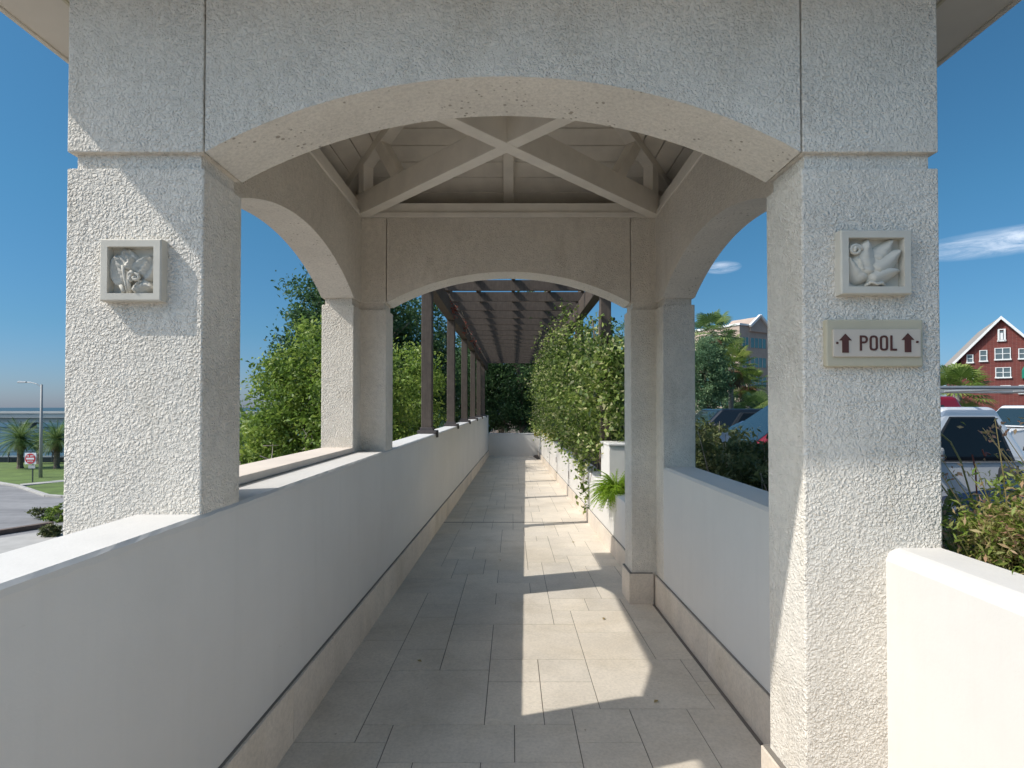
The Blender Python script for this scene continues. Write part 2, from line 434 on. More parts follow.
# ================================================================== GROUND AND FLOOR
def gz(x, y):
    if y > 56.5 and x < -6: return -7.0
    if x > 1.75: return -.25
    if x < -5: return -4.2
    k = (x+5)/(6.75) if x > -5 else 0
    return -4.2 + max(0, min(1, k*1.15))*3.6 if x < 1.2 else -.62
def grid_ground():
    xs = [-3000,-800,-200,-80,-40,-20,-12,-8,-6.02,-5.0,-4,-3,-2,-1.4,1.0,1.3,1.75,2.2,4,10,30,80,300,900,3000]
    ys = [-300,-60,-20,-8,-2,0,3,6,10,16,24,35,48,56.4,56.6,70,120,300,900,3000,6000]
    v = []; f = []
    for y in ys:
        for x in xs: v.append((x, y, gz(x, y)))
    w = len(xs)
    for j in range(len(ys)-1):
        for i in range(w-1): f.append((j*w+i, j*w+i+1, (j+1)*w+i+1, (j+1)*w+i))
    mb = MB(); mb.add(v, f); return mb.build('ground', M['soil'])
struct(grid_ground())
w_ = MB(); w_.add([(-5000,56.5,-6),(-6,56.5,-6),(-6,6000,-6),(-5000,6000,-6)], [(0,1,2,3)]); struct(w_.build('water', M['water']))
p_ = MB(); p_.add([(2.6,-60,-.246),(150,-60,-.246),(150,58,-.246),(2.6,58,-.246)], [(0,1,2,3)]); struct(p_.build('parking_lot', M['asphalt']))
pm = MB()
for k in range(9): pm.box(3.3, 8.3, 3.25+2.62*k-.05, 3.25+2.62*k+.05, -.246, -.241)
struct(pm.build('parking_lines', M['sign_white']))
r_ = MB(); r_.add([(-400,-60,-4.196),(-6,-60,-4.196),(-6,56.3,-4.196),(-400,56.3,-4.196)], [(0,1,2,3)]); struct(r_.build('road', M['road']))

def px(x, y, z):     # a point of a horizontal plane at height z, seen at pixel x, y (layout measurement helper)
    Y = (EYE-z)*550/(y-407.); return ((x-512.3)/550*Y, Y)
Lz = -4.2
A = px(-60, 480, Lz); B = px(0, 483, Lz); Cc = px(21, 486.5, Lz); Dd = px(66, 481, Lz); E = px(150, 473, Lz)
lawn = MB(); poly = [A, B, Cc, Dd, E, (E[0], 56.2), (-200, 56.2), (-200, A[1])]
lawn.prism(poly, 'z', Lz, Lz+.13); struct(lawn.build('lawn', M['grass']))
F1 = px(27, 487.5, Lz); F2 = px(50, 496, Lz); F3 = px(66, 497, Lz); F4 = px(110, 497, Lz); F5 = px(110, 479, Lz); F6 = px(66, 483, Lz)
l2 = MB(); l2.prism([F1, F2, F3, F4, F5, F6], 'z', Lz, Lz+.12); struct(l2.build('lawn_corner', M['grass']))
kb = MB()
for a, b in ((A,B),(B,Cc),(Cc,F2),(F2,F3),(F3,F4)):
    kb.bar((a[0], a[1]-.12, Lz+.065), (b[0], b[1]-.12, Lz+.065), .28, .14)
struct(kb.build('kerb', M['concrete'], bevel=.02))
fp = MB(); fp.prism([px(22,486.9,Lz), px(66,483,Lz), px(110,479,Lz), px(110,477.5,Lz), px(66,481.2,Lz), px(21,485.6,Lz)], 'z', Lz, Lz+.135)
struct(fp.build('footpath', M['concrete']))
k2 = MB(); a = px(-40, 541, Lz); b = px(54, 526, Lz); k2.bar((a[0], a[1], Lz+.1), (b[0], b[1], Lz+.1), .3, .25)
struct(k2.build('kerb_strip', M['kerb_brown'], bevel=.02))
k3 = MB(); a0 = px(-60,548,Lz); a1 = px(130,518,Lz)
k3.prism([(a0[0]-6, a0[1]-8), (a1[0], a1[1]-10), (a1[0], a1[1]), a0], 'z', Lz, Lz+.03); struct(k3.build('lower_path', M['concrete']))

# paving: random ashlar of limestone slabs laid on a gentle down slope
def paving():
    cell = .15; x0, x1 = -303*U, 336*U; y0, y1 = -4.0, 12.9*550*U
    nx = int((x1-x0)/cell)+1; ny = int((y1-y0)/cell)+1
    used = np.zeros((nx+4, ny+4), bool); mb = MB(); gap = .0022
    sizes = [(4,3),(3,4),(3,3),(2,3),(4,4),(3,2),(5,3),(4,2),(2,4),(2,2)]
    for j in range(ny):
        for i in range(nx):
            if used[i, j]: continue
            random.shuffle(sizes)
            for (a, b) in sizes+[(1,1)]:
                if i+a <= nx and j+b <= ny and not used[i:i+a, j:j+b].any(): break
            used[i:i+a, j:j+b] = True
            xa, xb = x0+i*cell+gap, min(x1, x0+(i+a)*cell)-gap
            ya, yb = y0+j*cell+gap, y0+(j+b)*cell-gap
            if xb-xa < .02: continue
            if ya < 4.37*550*U < yb: pass
            h = random.uniform(-.0006, .0006)
            vs = []
            for z in (-.02, 0):
                for (x, y) in ((xa,ya),(xb,ya),(xb,yb),(xa,yb)):
                    vs.append((x, y, EYE+floorz(y/U)*U+z+h))
            mb.hexa(vs, 0, random.random())
    ob = mb.build('paving', M['paver']); struct(ob)
    bv = ob.modifiers.new('b', 'BEVEL'); bv.width = .0012; bv.segments = 1
    g = MB(); g.hexa([(x0-.02,y0,EYE+floorz(y0/U)*U-.30),(x1+.02,y0,EYE+floorz(y0/U)*U-.30),(x1+.02,y1,EYE+floorz(y1/U)*U-.30),(x0-.02,y1,EYE+floorz(y1/U)*U-.30),
        (x0-.02,y0,EYE+floorz(y0/U)*U-.004),(x1+.02,y0,EYE+floorz(y0/U)*U-.004),(x1+.02,y1,EYE+floorz(y1/U)*U-.004),(x0-.02,y1,EYE+floorz(y1/U)*U-.004)])
    struct(g.build('paving_bed', M['grout']))
    e = MB(); yj = 4.37*550
    e.hexa([(-303,yj-3,floorz(yj)-4),(336,yj-3,floorz(yj)-4),(336,yj+4,floorz(yj)-4),(-303,yj+4,floorz(yj)-4),
            (-303,yj-3,floorz(yj)+1),(336,yj-3,floorz(yj)+1),(336,yj+4,floorz(yj)+1),(-303,yj+4,floorz(yj)+1)])
    struct(e.build('expansion_joint', M['joint'], units=True))
paving()

# ================================================================== PARAPETS
BOT = -760
def run_wall(mb, poly, ya, yb, step=None, jit=None):
    """cross-section in (x,z) layout units swept along y; jit = {index: amplitude} wobble of z"""
    ys = np.linspace(ya, yb, max(2, int(abs(yb-ya)/(step or 1e9))+1)); n = len(poly); vs = []; fs = []
    for y in ys:
        for i, (x, z) in enumerate(poly):
            dz = (jit or {}).get(i, 0)
            vs.append((x, y, z+(random.gauss(0, dz) if dz else 0)))
    for k in range(len(ys)-1):
        for i in range(n):
            j = (i+1) % n; fs.append((k*n+i, k*n+j, (k+1)*n+j, (k+1)*n+i))
    fs += [tuple(range(n)), tuple(range((len(ys)-1)*n, len(ys)*n))]
    mb.add(vs, fs)
def skirting(th, xw, side, ya, yb, h, name='skirting'):
    """stone base course on a wall face at x = xw; side = +1 when the walkway is on its +x side"""
    mb = MB(); y = ya; L = 175
    while y < yb-1:
        y2 = min(yb, y+L)
        a, b = (xw, xw+side*7)
        vs = []
        for zo in (-8, h):
            for (x, yy) in ((a,y+.5),(b,y+.5),(b,y2-.5),(a,y2-.5)): vs.append((x, yy, floorz(yy)+zo))
        mb.hexa(vs, 0, random.random()); y = y2
    o = mb.build(name, M['skirt'], th, units=True, bevel=.002, seg=1)
    s = MB()
    s.hexa([(x, yy, floorz(yy)+zz) for zz in (h-6, h+.9) for (x, yy) in ((xw,ya),(xw+side*3.5,ya),(xw+side*3.5,yb),(xw,yb))])
    s.build('sealant_line', M['joint'], th, parent=o, units=True)
YN = -4/U
YE = 12.8*550
# left parapet
th = thing('parapet_wall', 'long white parapet wall on the left running the whole walkway, carrying the pergola posts', 'wall', uloc(-340, 0, -1000))
w = MB(); run_wall(w, [(-305.8,BOT),(-305.8,-111),(-371,-111),(-371,-1500)], YN, YE); w.v = w.v
w.build('wall_body', M['wall'], th, units=True)
w = MB(); run_wall(w, [(-304.4,-114.5),(-304.1,-109),(-307.5,-106),(-370,-106),(-372.5,-108.5),(-372.5,-115)], YN, YE+1, 14, {0:.9, 1:.35, 5:.6})
w.build('coping', M['coping'], th, units=True)
skirting(th, -305.8, 1, YN, YE, 77)
# sill under the left arch
th2 = thing('window_sill', 'cream stone sill with a raised edge under the left side arch of the pavilion', 'sill', uloc(-404, 978, -106))
w = MB(); w.box(-441, -368.5, 678, 1278, -104.9, -94)
w.build('sill_slab', M['sill'], th2, units=True, bevel=.003)
w = MB(); w.box(-438, -372.8, 676, 1280, -900, -105)
w.build('sill_base', M['wall'], th2, units=True)
# right parapet inside the pavilion
th = thing('parapet_wall', 'white parapet wall under the right side arch, between the pavilion columns', 'wall', uloc(386, 978, -1000))
w = MB(); w.prism([(350,BOT),(350,-144),(355.5,-139),(421,-139),(424,-142),(424,-1200)], 'y', 621, 1276)
w.build('wall_body', M['wall'], th, units=True)
skirting(th, 350, -1, 622, 1337, 67)
# right near parapet
th = thing('parapet_wall', 'bright white parapet wall in the right foreground, joined to the front column', 'wall', uloc(397, 200, -1000))
w = MB(); run_wall(w, [(368,BOT),(368,-151),(370,-144.5),(375,-140.5),(381,-139),(423,-139),(426,-142),(426,-1200)], YN, 551)
w.build('wall_body', M['wall'], th, units=True)
# right low planter wall beyond the pavilion
th = thing('planter_wall', 'low white planter wall along the right side beyond the pavilion, vines spilling over it', 'wall', uloc(365, 4000, -1000))
w = MB(); w.prism([(335,BOT-60),(335,-287),(337,-285),(395,-285),(397,-287),(397,-1200)], 'y', 1409.5, YE+40)
w.build('wall_body', M['wall'], th, units=True)
skirting(th, 335, -1, 1410, YE-2, 60)
w = MB()
for yy in (5.9, 7.6, 9.3): w.box(331.5, 335, yy*550, yy*550+22, -420, -380)
w.build('step_light', M['joint'], th, units=True)
th = thing('planter_block', 'square white planter pier right behind the fern, under the first right pergola post', 'planter', uloc(400, 3.8*550, -300))
w = MB(); w.box(350, 470, 3.62*550, 3.95*550, -284.5, -141); w.build('pier', M['wall'], th, units=True, bevel=.008)
w = MB(); w.box(347, 473, 3.61*550, 3.96*550, -140.5, -133); w.build('coping', M['coping'], th, units=True, bevel=.006)
# end wall
th = thing('end_wall', 'low grey-white wall closing the far end of the walkway', 'wall', uloc(0, YE+30, -1000))
w = MB(); w.box(-305.5, 334.5, YE, YE+60, -1200, -346); w.build('wall_body', M['wall'], th, units=True, bevel=.01)
w = MB(); w.box(-306, 334, YE-4, YE+64, -345.5, -336); w.build('coping', M['coping'], th, units=True, bevel=.006)
# soil of the planters at the right
so = MB(); so.box(398, 700, 1409, 7600, -700, -300); struct(so.build('planter_soil', M['soil'], units=True))

# ================================================================== PAVILION
CX, CY = -9.5, 978.0
HI, HO, HA = 359.0, 434.0, 297.5       # inner half, outer half, half opening
Zs, Zc, ZT = 254.0, 330.0, 462.0
pav = thing('pavilion', 'square white stucco pavilion with four arches and a timber roof over the walkway', 'pavilion', uloc(CX, CY, -440))
def column(sx, sy):
    # L-shaped plan of one corner
    def X(a): return CX+sx*a
    def Y(a): return CY+sy*a
    L = [(X(HO),Y(HO)),(X(HA),Y(HO)),(X(HA),Y(HI-2)),(X(HI),Y(HI-2)),(X(HI),Y(HA)),(X(HO),Y(HA))]
    def inset(d):
        return [(X(HO-d),Y(HO-d)),(X(HA+d),Y(HO-d)),(X(HA+d),Y(HI-2+d)),(X(HI+d),Y(HI-2+d)),(X(HI+d),Y(HA+d)),(X(HO-d),Y(HA+d))]
    mb = MB(); mb.prism(L, 'z', -1000, 238)
    c = mb.build('column', M['stucco'], pav, units=True, bevel=.006, seg=2)
    mb = MB(); mb.prism(inset(6), 'z', 237, 255); mb.build('neck_band', M['stucco'], pav, parent=c, units=True)
    mb = MB()
    L2 = [(X(HO),Y(HO)),(X(HA+1.3),Y(HO)),(X(HA+1.3),Y(HI)),(X(HI),Y(HI)),(X(HI),Y(HA+1.3)),(X(HO),Y(HA+1.3))]
    mb.prism(L2, 'z', 254, ZT); mb.build('corner_block', M['stucco'], pav, units=True, bevel=.004)
    return c
cols = {}
for sx in (-1, 1):
    for sy in (-1, 1): cols[sx, sy] = column(sx, sy)
def arch_pts(n=36):
    h = Zc-Zs; Rr = (HA*HA+h*h)/(2*h); out = []
    a0 = math.asin(HA/Rr)
    for i in range(n+1):
        a = -a0+2*a0*i/n
        out.append((Rr*math.sin(a), Zc-Rr+Rr*math.cos(a)))
    return out
AP = arch_pts()
def arch(axis, s):
    e = .9
    pts = [(max(-HA+e, min(HA-e, a)), z) for a, z in AP]
    poly = [(p[0]+(CX if axis == 'x' else CY), p[1]) for p in pts]
    c0 = CX if axis == 'x' else CY
    poly += [(c0+HA-e, ZT), (c0-HA+e, ZT)]
    mis = [1]*(len(pts)-1)+[0, 0, 0]
    mb = MB()
    if axis == 'x':
        mb.prism(poly, 'y', CY+s*HI, CY+s*HO, 0, mis)
    else:
        mb.prism(poly, 'x', CX+s*HI, CX+s*HO, 0, mis)
    # filler behind the control joints
    for k in (-1, 1):
        a = k*HA
        if axis == 'x': mb.box(CX+a-2, CX+a+2, CY+s*(HI+9), CY+s*(HO-9), 262, ZT-1)
        else: mb.box(CX+s*(HI+.6), CX+s*(HO-.6), CY+a-2, CY+a+2, 256, ZT-1)
    mb.build('arch_wall', [M['stucco'], M['soffit']], pav, units=True)
arch('x', -1); arch('x', 1); arch('y', -1); arch('y', 1)
# plinth stones wrapped round the right-hand far column and the near ones
def plinth(sx, sy):
    ya, yb = sorted((CY+sy*(HI-9), CY+sy*(HO+7))); xa, xb = sorted((CX+sx*(HA-7), CX+sx*(HA+30)))
    mb = MB(); mb.hexa([(x, yy, floorz(yy)+zz) for zz in (-10, 72) for (x, yy) in ((xa,ya),(xb+22,ya),(xb+22,yb),(xa,yb))], 0, .6)
    p = mb.build('plinth', M['skirt'], pav, units=True, bevel=.003)
    ya += 2; xa += 2
    mb = MB(); mb.hexa([(x, yy, floorz(yy)+zz) for zz in (66, 74) for (x, yy) in ((xa,ya),(xb+20,ya),(xb+20,yb-2),(xa,yb-2))])
    mb.build('sealant_line', M['joint'], pav, parent=p, units=True)
plinth(1, 1); plinth(1, -1)
# timber
HP = HI+34
tp = MB()
for s in (-1, 1):
    tp.box(CX-HP, CX+HP, CY+s*(HI+4), CY+s*HP, ZT+.5, 500); tp.box(CX+s*(HI+4), CX+s*HP, CY-HI-3.5, CY+HI+3.5, ZT+.5, 500)
tp.build('top_plate', M['timber'], pav, units=True, bevel=.003)
tp = MB()
for s in (-1, 1):
    tp.box(CX-HI+1, CX+HI-1, CY+s*(HI-3), CY+s*(HI+3.5), ZT+.8, ZT+13); tp.box(CX+s*(HI-3), CX+s*(HI+3.5), CY-HI+3.5, CY+HI-3.5, ZT+.8, ZT+13)
tp.build('ledger_trim', M['timber'], pav, units=True, bevel=.003)
def P3(x, y, z): return (CX+x, CY+y, z)
for k, s in enumerate((1, -1)):
    t = MB()
    if s == 1: t.bar(P3(-HI-8, -HI-8, ZT+27.5), P3(HI+8, HI+8, ZT+27.5), 27, 53)
    else: t.bar(P3(-HI-8, HI+8, ZT+27), P3(HI+8, -HI-8, ZT+27), 27, 50)
    t.build('tie_beam', M['timber'], pav, units=True, bevel=.004)
MS = .6; ZI = 592.0; HE = HO+143
zr = lambda h: ZI+MS*(HI-h)           # roof underside at half-distance h
APX = zr(0)
for sx in (-1, 1):
    for sy in (-1, 1):
        t = MB(); t.bar(P3(sx*(HE-4), sy*(HE-4), zr(HE)-3), P3(0, 0, APX-15), 27, 32)
        t.build('hip_rafter', M['timber'], pav, units=True, bevel=.004)
        t = MB(); h = HI-14; t.bar(P3(sx*h, sy*h, ZT+53), P3(sx*h, sy*h, zr(h)-22), 26, 26, up=(1,1,0))
        t.build('corner_post', M['timber'], pav, units=True, bevel=.003)
        t = MB(); t.bar(P3(sx*(HI-118), sy*(HI-118), ZT+48), P3(sx*(HI-66), sy*(HI-66), zr(HI-66)-24), 24, 26)
        t.build('strut', M['timber'], pav, units=True, bevel=.003)
        t = MB(); t.tube([P3(sx*(HI-1), sy*(HI-16), ZT+8), P3(sx*(HI-1), sy*(HI-16), ZT+120)], 3.5, 8)
        t.build('conduit', M['timber'], pav, units=True)
for a, b in ((0,1),(0,-1),(1,0),(-1,0)):
    t = MB(); t.bar(P3(a*(HE-4), b*(HE-4), zr(HE)-6), P3(a*20, b*20, zr(20)-13), 25, 26)
    t.build('common_rafter', M['timber'], pav, units=True, bevel=.003)
t = MB(); t.bar(P3(0,0,ZT+50), P3(0,0,APX-10), 30, 30, up=(1,0,0)); t.build('king_post', M['timber'], pav, units=True, bevel=.004)
for sx, sy in ((1,1),(-1,1),(1,-1),(-1,-1)):
    t = MB(); t.bar(P3(sx*10,sy*10,ZT+62), P3(sx*60, sy*60, zr(60)-20), 22, 22); t.build('fan_brace', M['timber'], pav, units=True, bevel=.003)
# roof boards: four slopes of separate boards with open joints, and shingles above
def slope(rot):
    mb = MB(); h = 0.; bw = 37.5
    ca, sa = [(1,0),(0,1),(-1,0),(0,-1)][rot]
    def T(a, b, z): return (CX+a*ca-b*sa, CY+a*sa+b*ca, z)
    h = 0
    k = 0
    edges = np.arange(HE, 0, -bw)
    for e in edges:
        h1 = e-1.2; h0 = max(0, e-bw+1.2)
        vs = []
        for up in (0, 8):
            vs += [T(-h1, h1, zr(h1)+up), T(h1, h1, zr(h1)+up), T(h0, h0, zr(h0)+up), T(-h0, h0, zr(h0)+up)]
        mb.hexa(vs, 0, random.random())
    mb.build('roof_boards', M['boards'], pav, units=True)
for r in range(4): slope(r)
t = MB(); e = HE+10; vs = [P3(-e,-e,zr(e)+10), P3(e,-e,zr(e)+10), P3(e,e,zr(e)+10), P3(-e,e,zr(e)+10), P3(0,0,APX+16)]
vs2 = [(x, y, z+14) for x, y, z in vs]
t.add(vs+vs2, [(0,4,1),(1,4,2),(2,4,3),(3,4,0),(5,6,9),(6,7,9),(7,8,9),(8,5,9),(0,1,6,5),(1,2,7,6),(2,3,8,7),(3,0,5,8)])
t.build('roof_covering', M['roof'], pav, units=True)
t = MB(); zf = zr(HE)
for s in (-1, 1):
    t.box(CX-HE-6, CX+HE+6, CY+s*(HE+.5), CY+s*(HE+6), zf-4, zf+24); t.box(CX+s*(HE+.5), CX+s*(HE+6), CY-HE, CY+HE, zf-4, zf+24)
t.build('fascia', M['fascia'], pav, units=True, bevel=.003)
t = MB()
for s in (-1, 1):
    t.box(CX-HE, CX+HE, CY+s*(HO+.5), CY+s*HE, zf-1, zf+2); t.box(CX+s*(HO+.5), CX+s*HE, CY-HO, CY+HO, zf-1, zf+2)
t.build('eave_soffit', M['fascia'], pav, units=True)
t = MB()
for s in (-1, 1):
    t.box(CX-HE+40, CX+HE-40, CY+s*(HO+60), CY+s*(HO+64), zf-3, zf-.8); t.box(CX+s*(HO+60), CX+s*(HO+64), CY-HE+40, CY+HE-40, zf-3, zf-.8)
t.build('soffit_batten', M['signback'], pav, units=True)

# ================================================================== PLAQUES AND SIGN
YF = CY-HO                     # front face of the pavilion
def plaque(name, label, x0, x1, z0, z1):
    t = thing(name, label, 'plaque', uloc((x0+x1)/2, YF, z0))
    w = 7.5; mb = MB(); ya, yb = YF-10, YF+1
    ring_o = [(x0,z0),(x1,z0),(x1,z1),(x0,z1)]; ring_m = [(x0+1.2,z0+1.2),(x1-1.2,z0+1.2),(x1-1.2,z1-1.2),(x0+1.2,z1-1.2)]
    ring_i = [(x0+w,z0+w),(x1-w,z0+w),(x1-w,z1-w),(x0+w,z1-w)]
    V = [(x, yb, z) for x, z in ring_o]+[(x, ya+1.2, z) for x, z in ring_o]+[(x, ya, z) for x, z in ring_m]+[(x, ya, z) for x, z in ring_i]+[(x, ya+9.4, z) for x, z in ring_i]
    F = []
    for k in range(4):
        for i in range(4):
            j = (i+1) % 4; F.append((k*4+i, k*4+j, k*4+4+j, k*4+4+i))
    mb.add(V, F); mb.build('frame', M['plaque'], t, units=True)
    mb = MB(); mb.box(x0+w-1, x1-w+1, ya+9.2, yb, z0+w-1, z1-w+1); mb.build('panel', M['plaque'], t, units=True)
    return t, (x0+w, z0+w, (x1-x0-2*w), (z1-z0-2*w))
def leaf_relief(mb, base, tip, width, fr, yb, hgt, cup=False, curl=0, n=14, m=8, veins=5, tw=.5):
    """raised leaf / petal in a plaque: base & tip in panel fractions; rim and midrib stand proud"""
    bx, bz = fr[0]+base[0]*fr[2], fr[1]+base[1]*fr[3]; tx, tz = fr[0]+tip[0]*fr[2], fr[1]+tip[1]*fr[3]
    d = Vector((tx-bx, 0, tz-bz)); L = d.length; d.normalize(); s = Vector((-d.z, 0, d.x)); W = width*fr[2]
    vs = []; fs = []
    for i in range(n+1):
        t = i/n; w = W*math.sin(math.pi*min(1, max(0, t))**tw)**.75+.15
        bend = curl*fr[2]*math.sin(math.pi*t)
        for j in range(m+1):
            q = (j/m)*2-1
            e = abs(q)
            if cup: h = .35+.65*e**2.5 if e < .86 else 1-(e-.86)/.14*.9
            else: h = (1-e**2.2)*.8+.2*max(0, 1-e*7)
            if cup: h += .8*max(0, 1-e*6)*.6
            h += .10*math.sin(t*veins*6.28+e*3)*(1-e)
            h *= 1.3*min(1, math.sin(math.pi*t)*2.2+.15)
            if e > .99: h = -.2
            p = Vector((bx, 0, bz))+d*(L*t)+s*(w*q+bend)
            vs.append((p.x, yb-hgt*h, p.z))
    for i in range(n):
        for j in range(m): a = i*(m+1)+j; fs.append((a, a+1, a+m+2, a+m+1))
    mb.add(vs, fs)
def relief_tube(mb, pts, fr, yb, r):
    yb = yb-1.8
    mb.tube([(fr[0]+a*fr[2], yb-h, fr[1]+b*fr[3]) for a, b, h in pts], r, 8)
t, fr = plaque('orchid_plaque', 'square cast stone plaque with a raised orchid flower on the left column', -402.5, -342.5, 103.4, 164)
yb = YF-1.2; mb = MB()
leaf_relief(mb, (.46,.42), (.30,1.04), .26, fr, yb+.6, 6, True, tw=.6)
leaf_relief(mb, (.38,.18), (.10,.88), .30, fr, yb, 7, True, .03, tw=.6)
leaf_relief(mb, (.58,.36), (.92,.84), .30, fr, yb-.3, 7, True, -.02, tw=.6)
leaf_relief(mb, (.36,.50), (.52,.80), .15, fr, yb-2.2, 5.5, False, 0, tw=.5)
leaf_relief(mb, (.56,.02), (1.0,.10), .24, fr, yb-.5, 7, False, .12)
leaf_relief(mb, (.56,.0), (.74,.30), .14, fr, yb-2, 6.5, False, .03)
mb.build('petal_relief', M['plaque'], t, units=True, smooth=True)
mb = MB()
relief_tube(mb, [(.40,.0,3),(.38,.25,5),(.35,.45,6),(.33,.60,6)], fr, yb, 1.6)
relief_tube(mb, [(.46,.02,3),(.44,.25,5),(.46,.42,6),(.52,.46,7),(.58,.40,7)], fr, yb, 1.7)
relief_tube(mb, [(.50+.011*i*math.cos(i*.8)+.10, .34+.008*i*math.sin(i*.8), 6) for i in range(14)], fr, yb, 1.6)
relief_tube(mb, [(.24,.18,3),(.30,.10,4),(.33,.02,4)], fr, yb, 1.8)
mb.build('stem_relief', M['plaque'], t, units=True, smooth=True)
t, fr = plaque('leaf_plaque', 'square cast stone plaque with raised tropical leaves above the pool sign', 320.6, 390, 110, 172.8)
mb = MB()
leaf_relief(mb, (.40,.14), (.0,.68), .20, fr, yb, 6, False, .05)
leaf_relief(mb, (.42,.20), (.40,1.03), .30, fr, yb-.5, 6.5, False, .06, veins=9)
leaf_relief(mb, (.52,.50), (.86,1.02), .22, fr, yb, 5.5, False, -.02)
leaf_relief(mb, (.46,.30), (1.0,.80), .25, fr, yb-1, 6.5, False, -.03, veins=7)
leaf_relief(mb, (.38,.12), (.98,.34), .22, fr, yb-1.5, 6.5, False, .04, veins=7)
leaf_relief(mb, (.30,.30), (.20,.62), .10, fr, yb-.5, 6, False)
mb.build('leaf_relief', M['plaque'], t, units=True, smooth=True)
mb = MB()
sp = []
for i in range(22):
    a = i*.5; r = .115*(1-i/26)
    sp.append((.15+r*math.cos(a), .76+r*math.sin(a), 4+.1*i))
relief_tube(mb, sp, fr, yb, 1.7)
mb.build('curl_relief', M['plaque'], t, units=True, smooth=True); mb = MB()
relief_tube(mb, [(.33,.02,3),(.40,.10,6),(.50,.05,6),(.60,.08,6),(.68,.02,3)], fr, yb, 1.7)
mb.build('root_relief', M['plaque'], t, units=True, smooth=True)
# POOL sign
t = thing('pool_sign', 'small tan sign reading POOL between two up arrows on the right column', 'sign', uloc(360, YF, 39))
mb = MB(); mb.box(312.3, 407.3, YF-6, YF+1, 39.5, 86); mb.build('backing_board', M['signback'], t, units=True, bevel=.005)
mb = MB(); mb.box(318.2, 403.6, YF-8, YF-5, 49, 76); mb.build('face_plate', M['signface'], t, units=True, bevel=.002)
yl0, yl1 = YF-8.7, YF-7.9
def arrow(cx, z0, z1):
    a = MB(); sw = 3.1; hw = 6.1; zh = z1-6.5
    a.prism([(cx-sw,z0),(cx+sw,z0),(cx+sw,zh),(cx+hw,zh),(cx,z1),(cx-hw,zh),(cx-sw,zh)], 'y', yl0, yl1); return a
arrow(329.5, 53, 71.5).build('arrow', M['brown'], t, units=True); arrow(390.5, 53.5, 72).build('arrow', M['brown'], t, units=True)
L = MB(); sw = 1.9; z0, z1 = 55, 69.8
def rbox(a, b, c, d): L.box(a, b, yl0, yl1, c, d)
def ringlet(xa, xb, za, zb, r=3.2):
    out = []; inn = []
    for (cx, cz, a0) in ((xb-r, zb-r, 0), (xa+r, zb-r, 90), (xa+r, za+r, 180), (xb-r, za+r, 270)):
        for k in range(5):
            a = R(a0+k*22.5); out.append((cx+r*math.cos(a), cz+r*math.sin(a))); inn.append((cx+(r-sw)*math.cos(a), cz+(r-sw)*math.sin(a)))
    n = len(out)
    for i in range(n):
        j = (i+1) % n
        L.hexa([(out[i][0],yl0,out[i][1]),(out[j][0],yl0,out[j][1]),(inn[j][0],yl0,inn[j][1]),(inn[i][0],yl0,inn[i][1]),
                (out[i][0],yl1,out[i][1]),(out[j][0],yl1,out[j][1]),(inn[j][0],yl1,inn[j][1]),(inn[i][0],yl1,inn[i][1])])
xp = 343.6
rbox(xp, xp+sw, z0, z1)
# bowl of the P
outp = [(xp+sw,z1),(xp+4.2,z1)]+[(xp+4.2+3.6*math.sin(R(a)), z1-3.9+3.9*math.cos(R(a))) for a in range(20, 181, 20)]+[(xp+sw,z1-7.8)]
innp = [(xp+sw,z1-sw),(xp+4.2,z1-sw)]+[(xp+4.2+(3.6-sw)*math.sin(R(a)), z1-3.9+(3.9-sw)*math.cos(R(a))) for a in range(20, 181, 20)]+[(xp+sw,z1-7.8+sw)]
for i in range(len(outp)-1):
    o1, o2, i1, i2 = outp[i], outp[i+1], innp[i], innp[i+1]
    L.hexa([(o1[0],yl0,o1[1]),(o2[0],yl0,o2[1]),(i2[0],yl0,i2[1]),(i1[0],yl0,i1[1]),(o1[0],yl1,o1[1]),(o2[0],yl1,o2[1]),(i2[0],yl1,i2[1]),(i1[0],yl1,i1[1])])
ringlet(353.2, 361, z0, z1); ringlet(363.2, 371, z0, z1)
rbox(373.4, 373.4+sw, z0, z1); rbox(373.4+sw+.05, 379.6, z0, z0+sw)
L.build('lettering', M['brown'], t, units=True)
for x, z in ((321.5, 62.5), (399.6, 63.5)):
    q = MB(); q.disc((x, YF-8.4, z), 1.1, 'y', 1.2, 10); q.build('screw', M['brown'], t, units=True)
t.location.x -= 4.5*U

# ================================================================== PERGOLA
per = thing('pergola', 'long dark brown timber pergola over the walkway beyond the pavilion', 'pergola', uloc(0, 4500, -106))
PD = [4.0, 5.55, 7.1, 8.62, 10.15, 11.65]
for d in PD:
    for (xc, zb) in ((-340, -103), (372, -132 if d < 4.5 else -282)):
        m = MB(); y = d*550; m.box(xc-21, xc+21, y-21, y+21, zb, 481); p = m.build('post', M['pergola'], per, units=True, bevel=.008)
        if xc < 0:
            m = MB(); m.box(xc-36, xc+40, y-30, y+30, zb-2, zb+10); m.box(xc+37, xc+44, y-10, y+10, zb-18, zb+9.5)
            m.box(xc-25, xc+25, y-25, y+25, zb+9, zb+22)
            m.build('post_base', M['bracket'], per, parent=p, units=True, bevel=.003)
for xc in (-340, 372):
    m = MB(); m.box(xc-21, xc+21, 3.7*550, 13.1*550, 481.5, 560); m.build('main_beam', M['pergola'], per, units=True, bevel=.006)
d = 3.8
while d < 13.2:
    m = MB(); y = d*550; m.prism([(-385,570),(-375,560),(405,560),(415,570),(415,610),(-385,610)], 'y', y-7.5, y+7.5)
    m.build('rafter', M['pergola'], per, units=True, bevel=.002, seg=1); d += .5
for xc in (-340, -182, 5, 195, 372):
    m = MB(); m.box(xc-9, xc+9, 3.6*550, 13.3*550, 610.5, 640); m.build('purlin', M['pergola'], per, units=True)

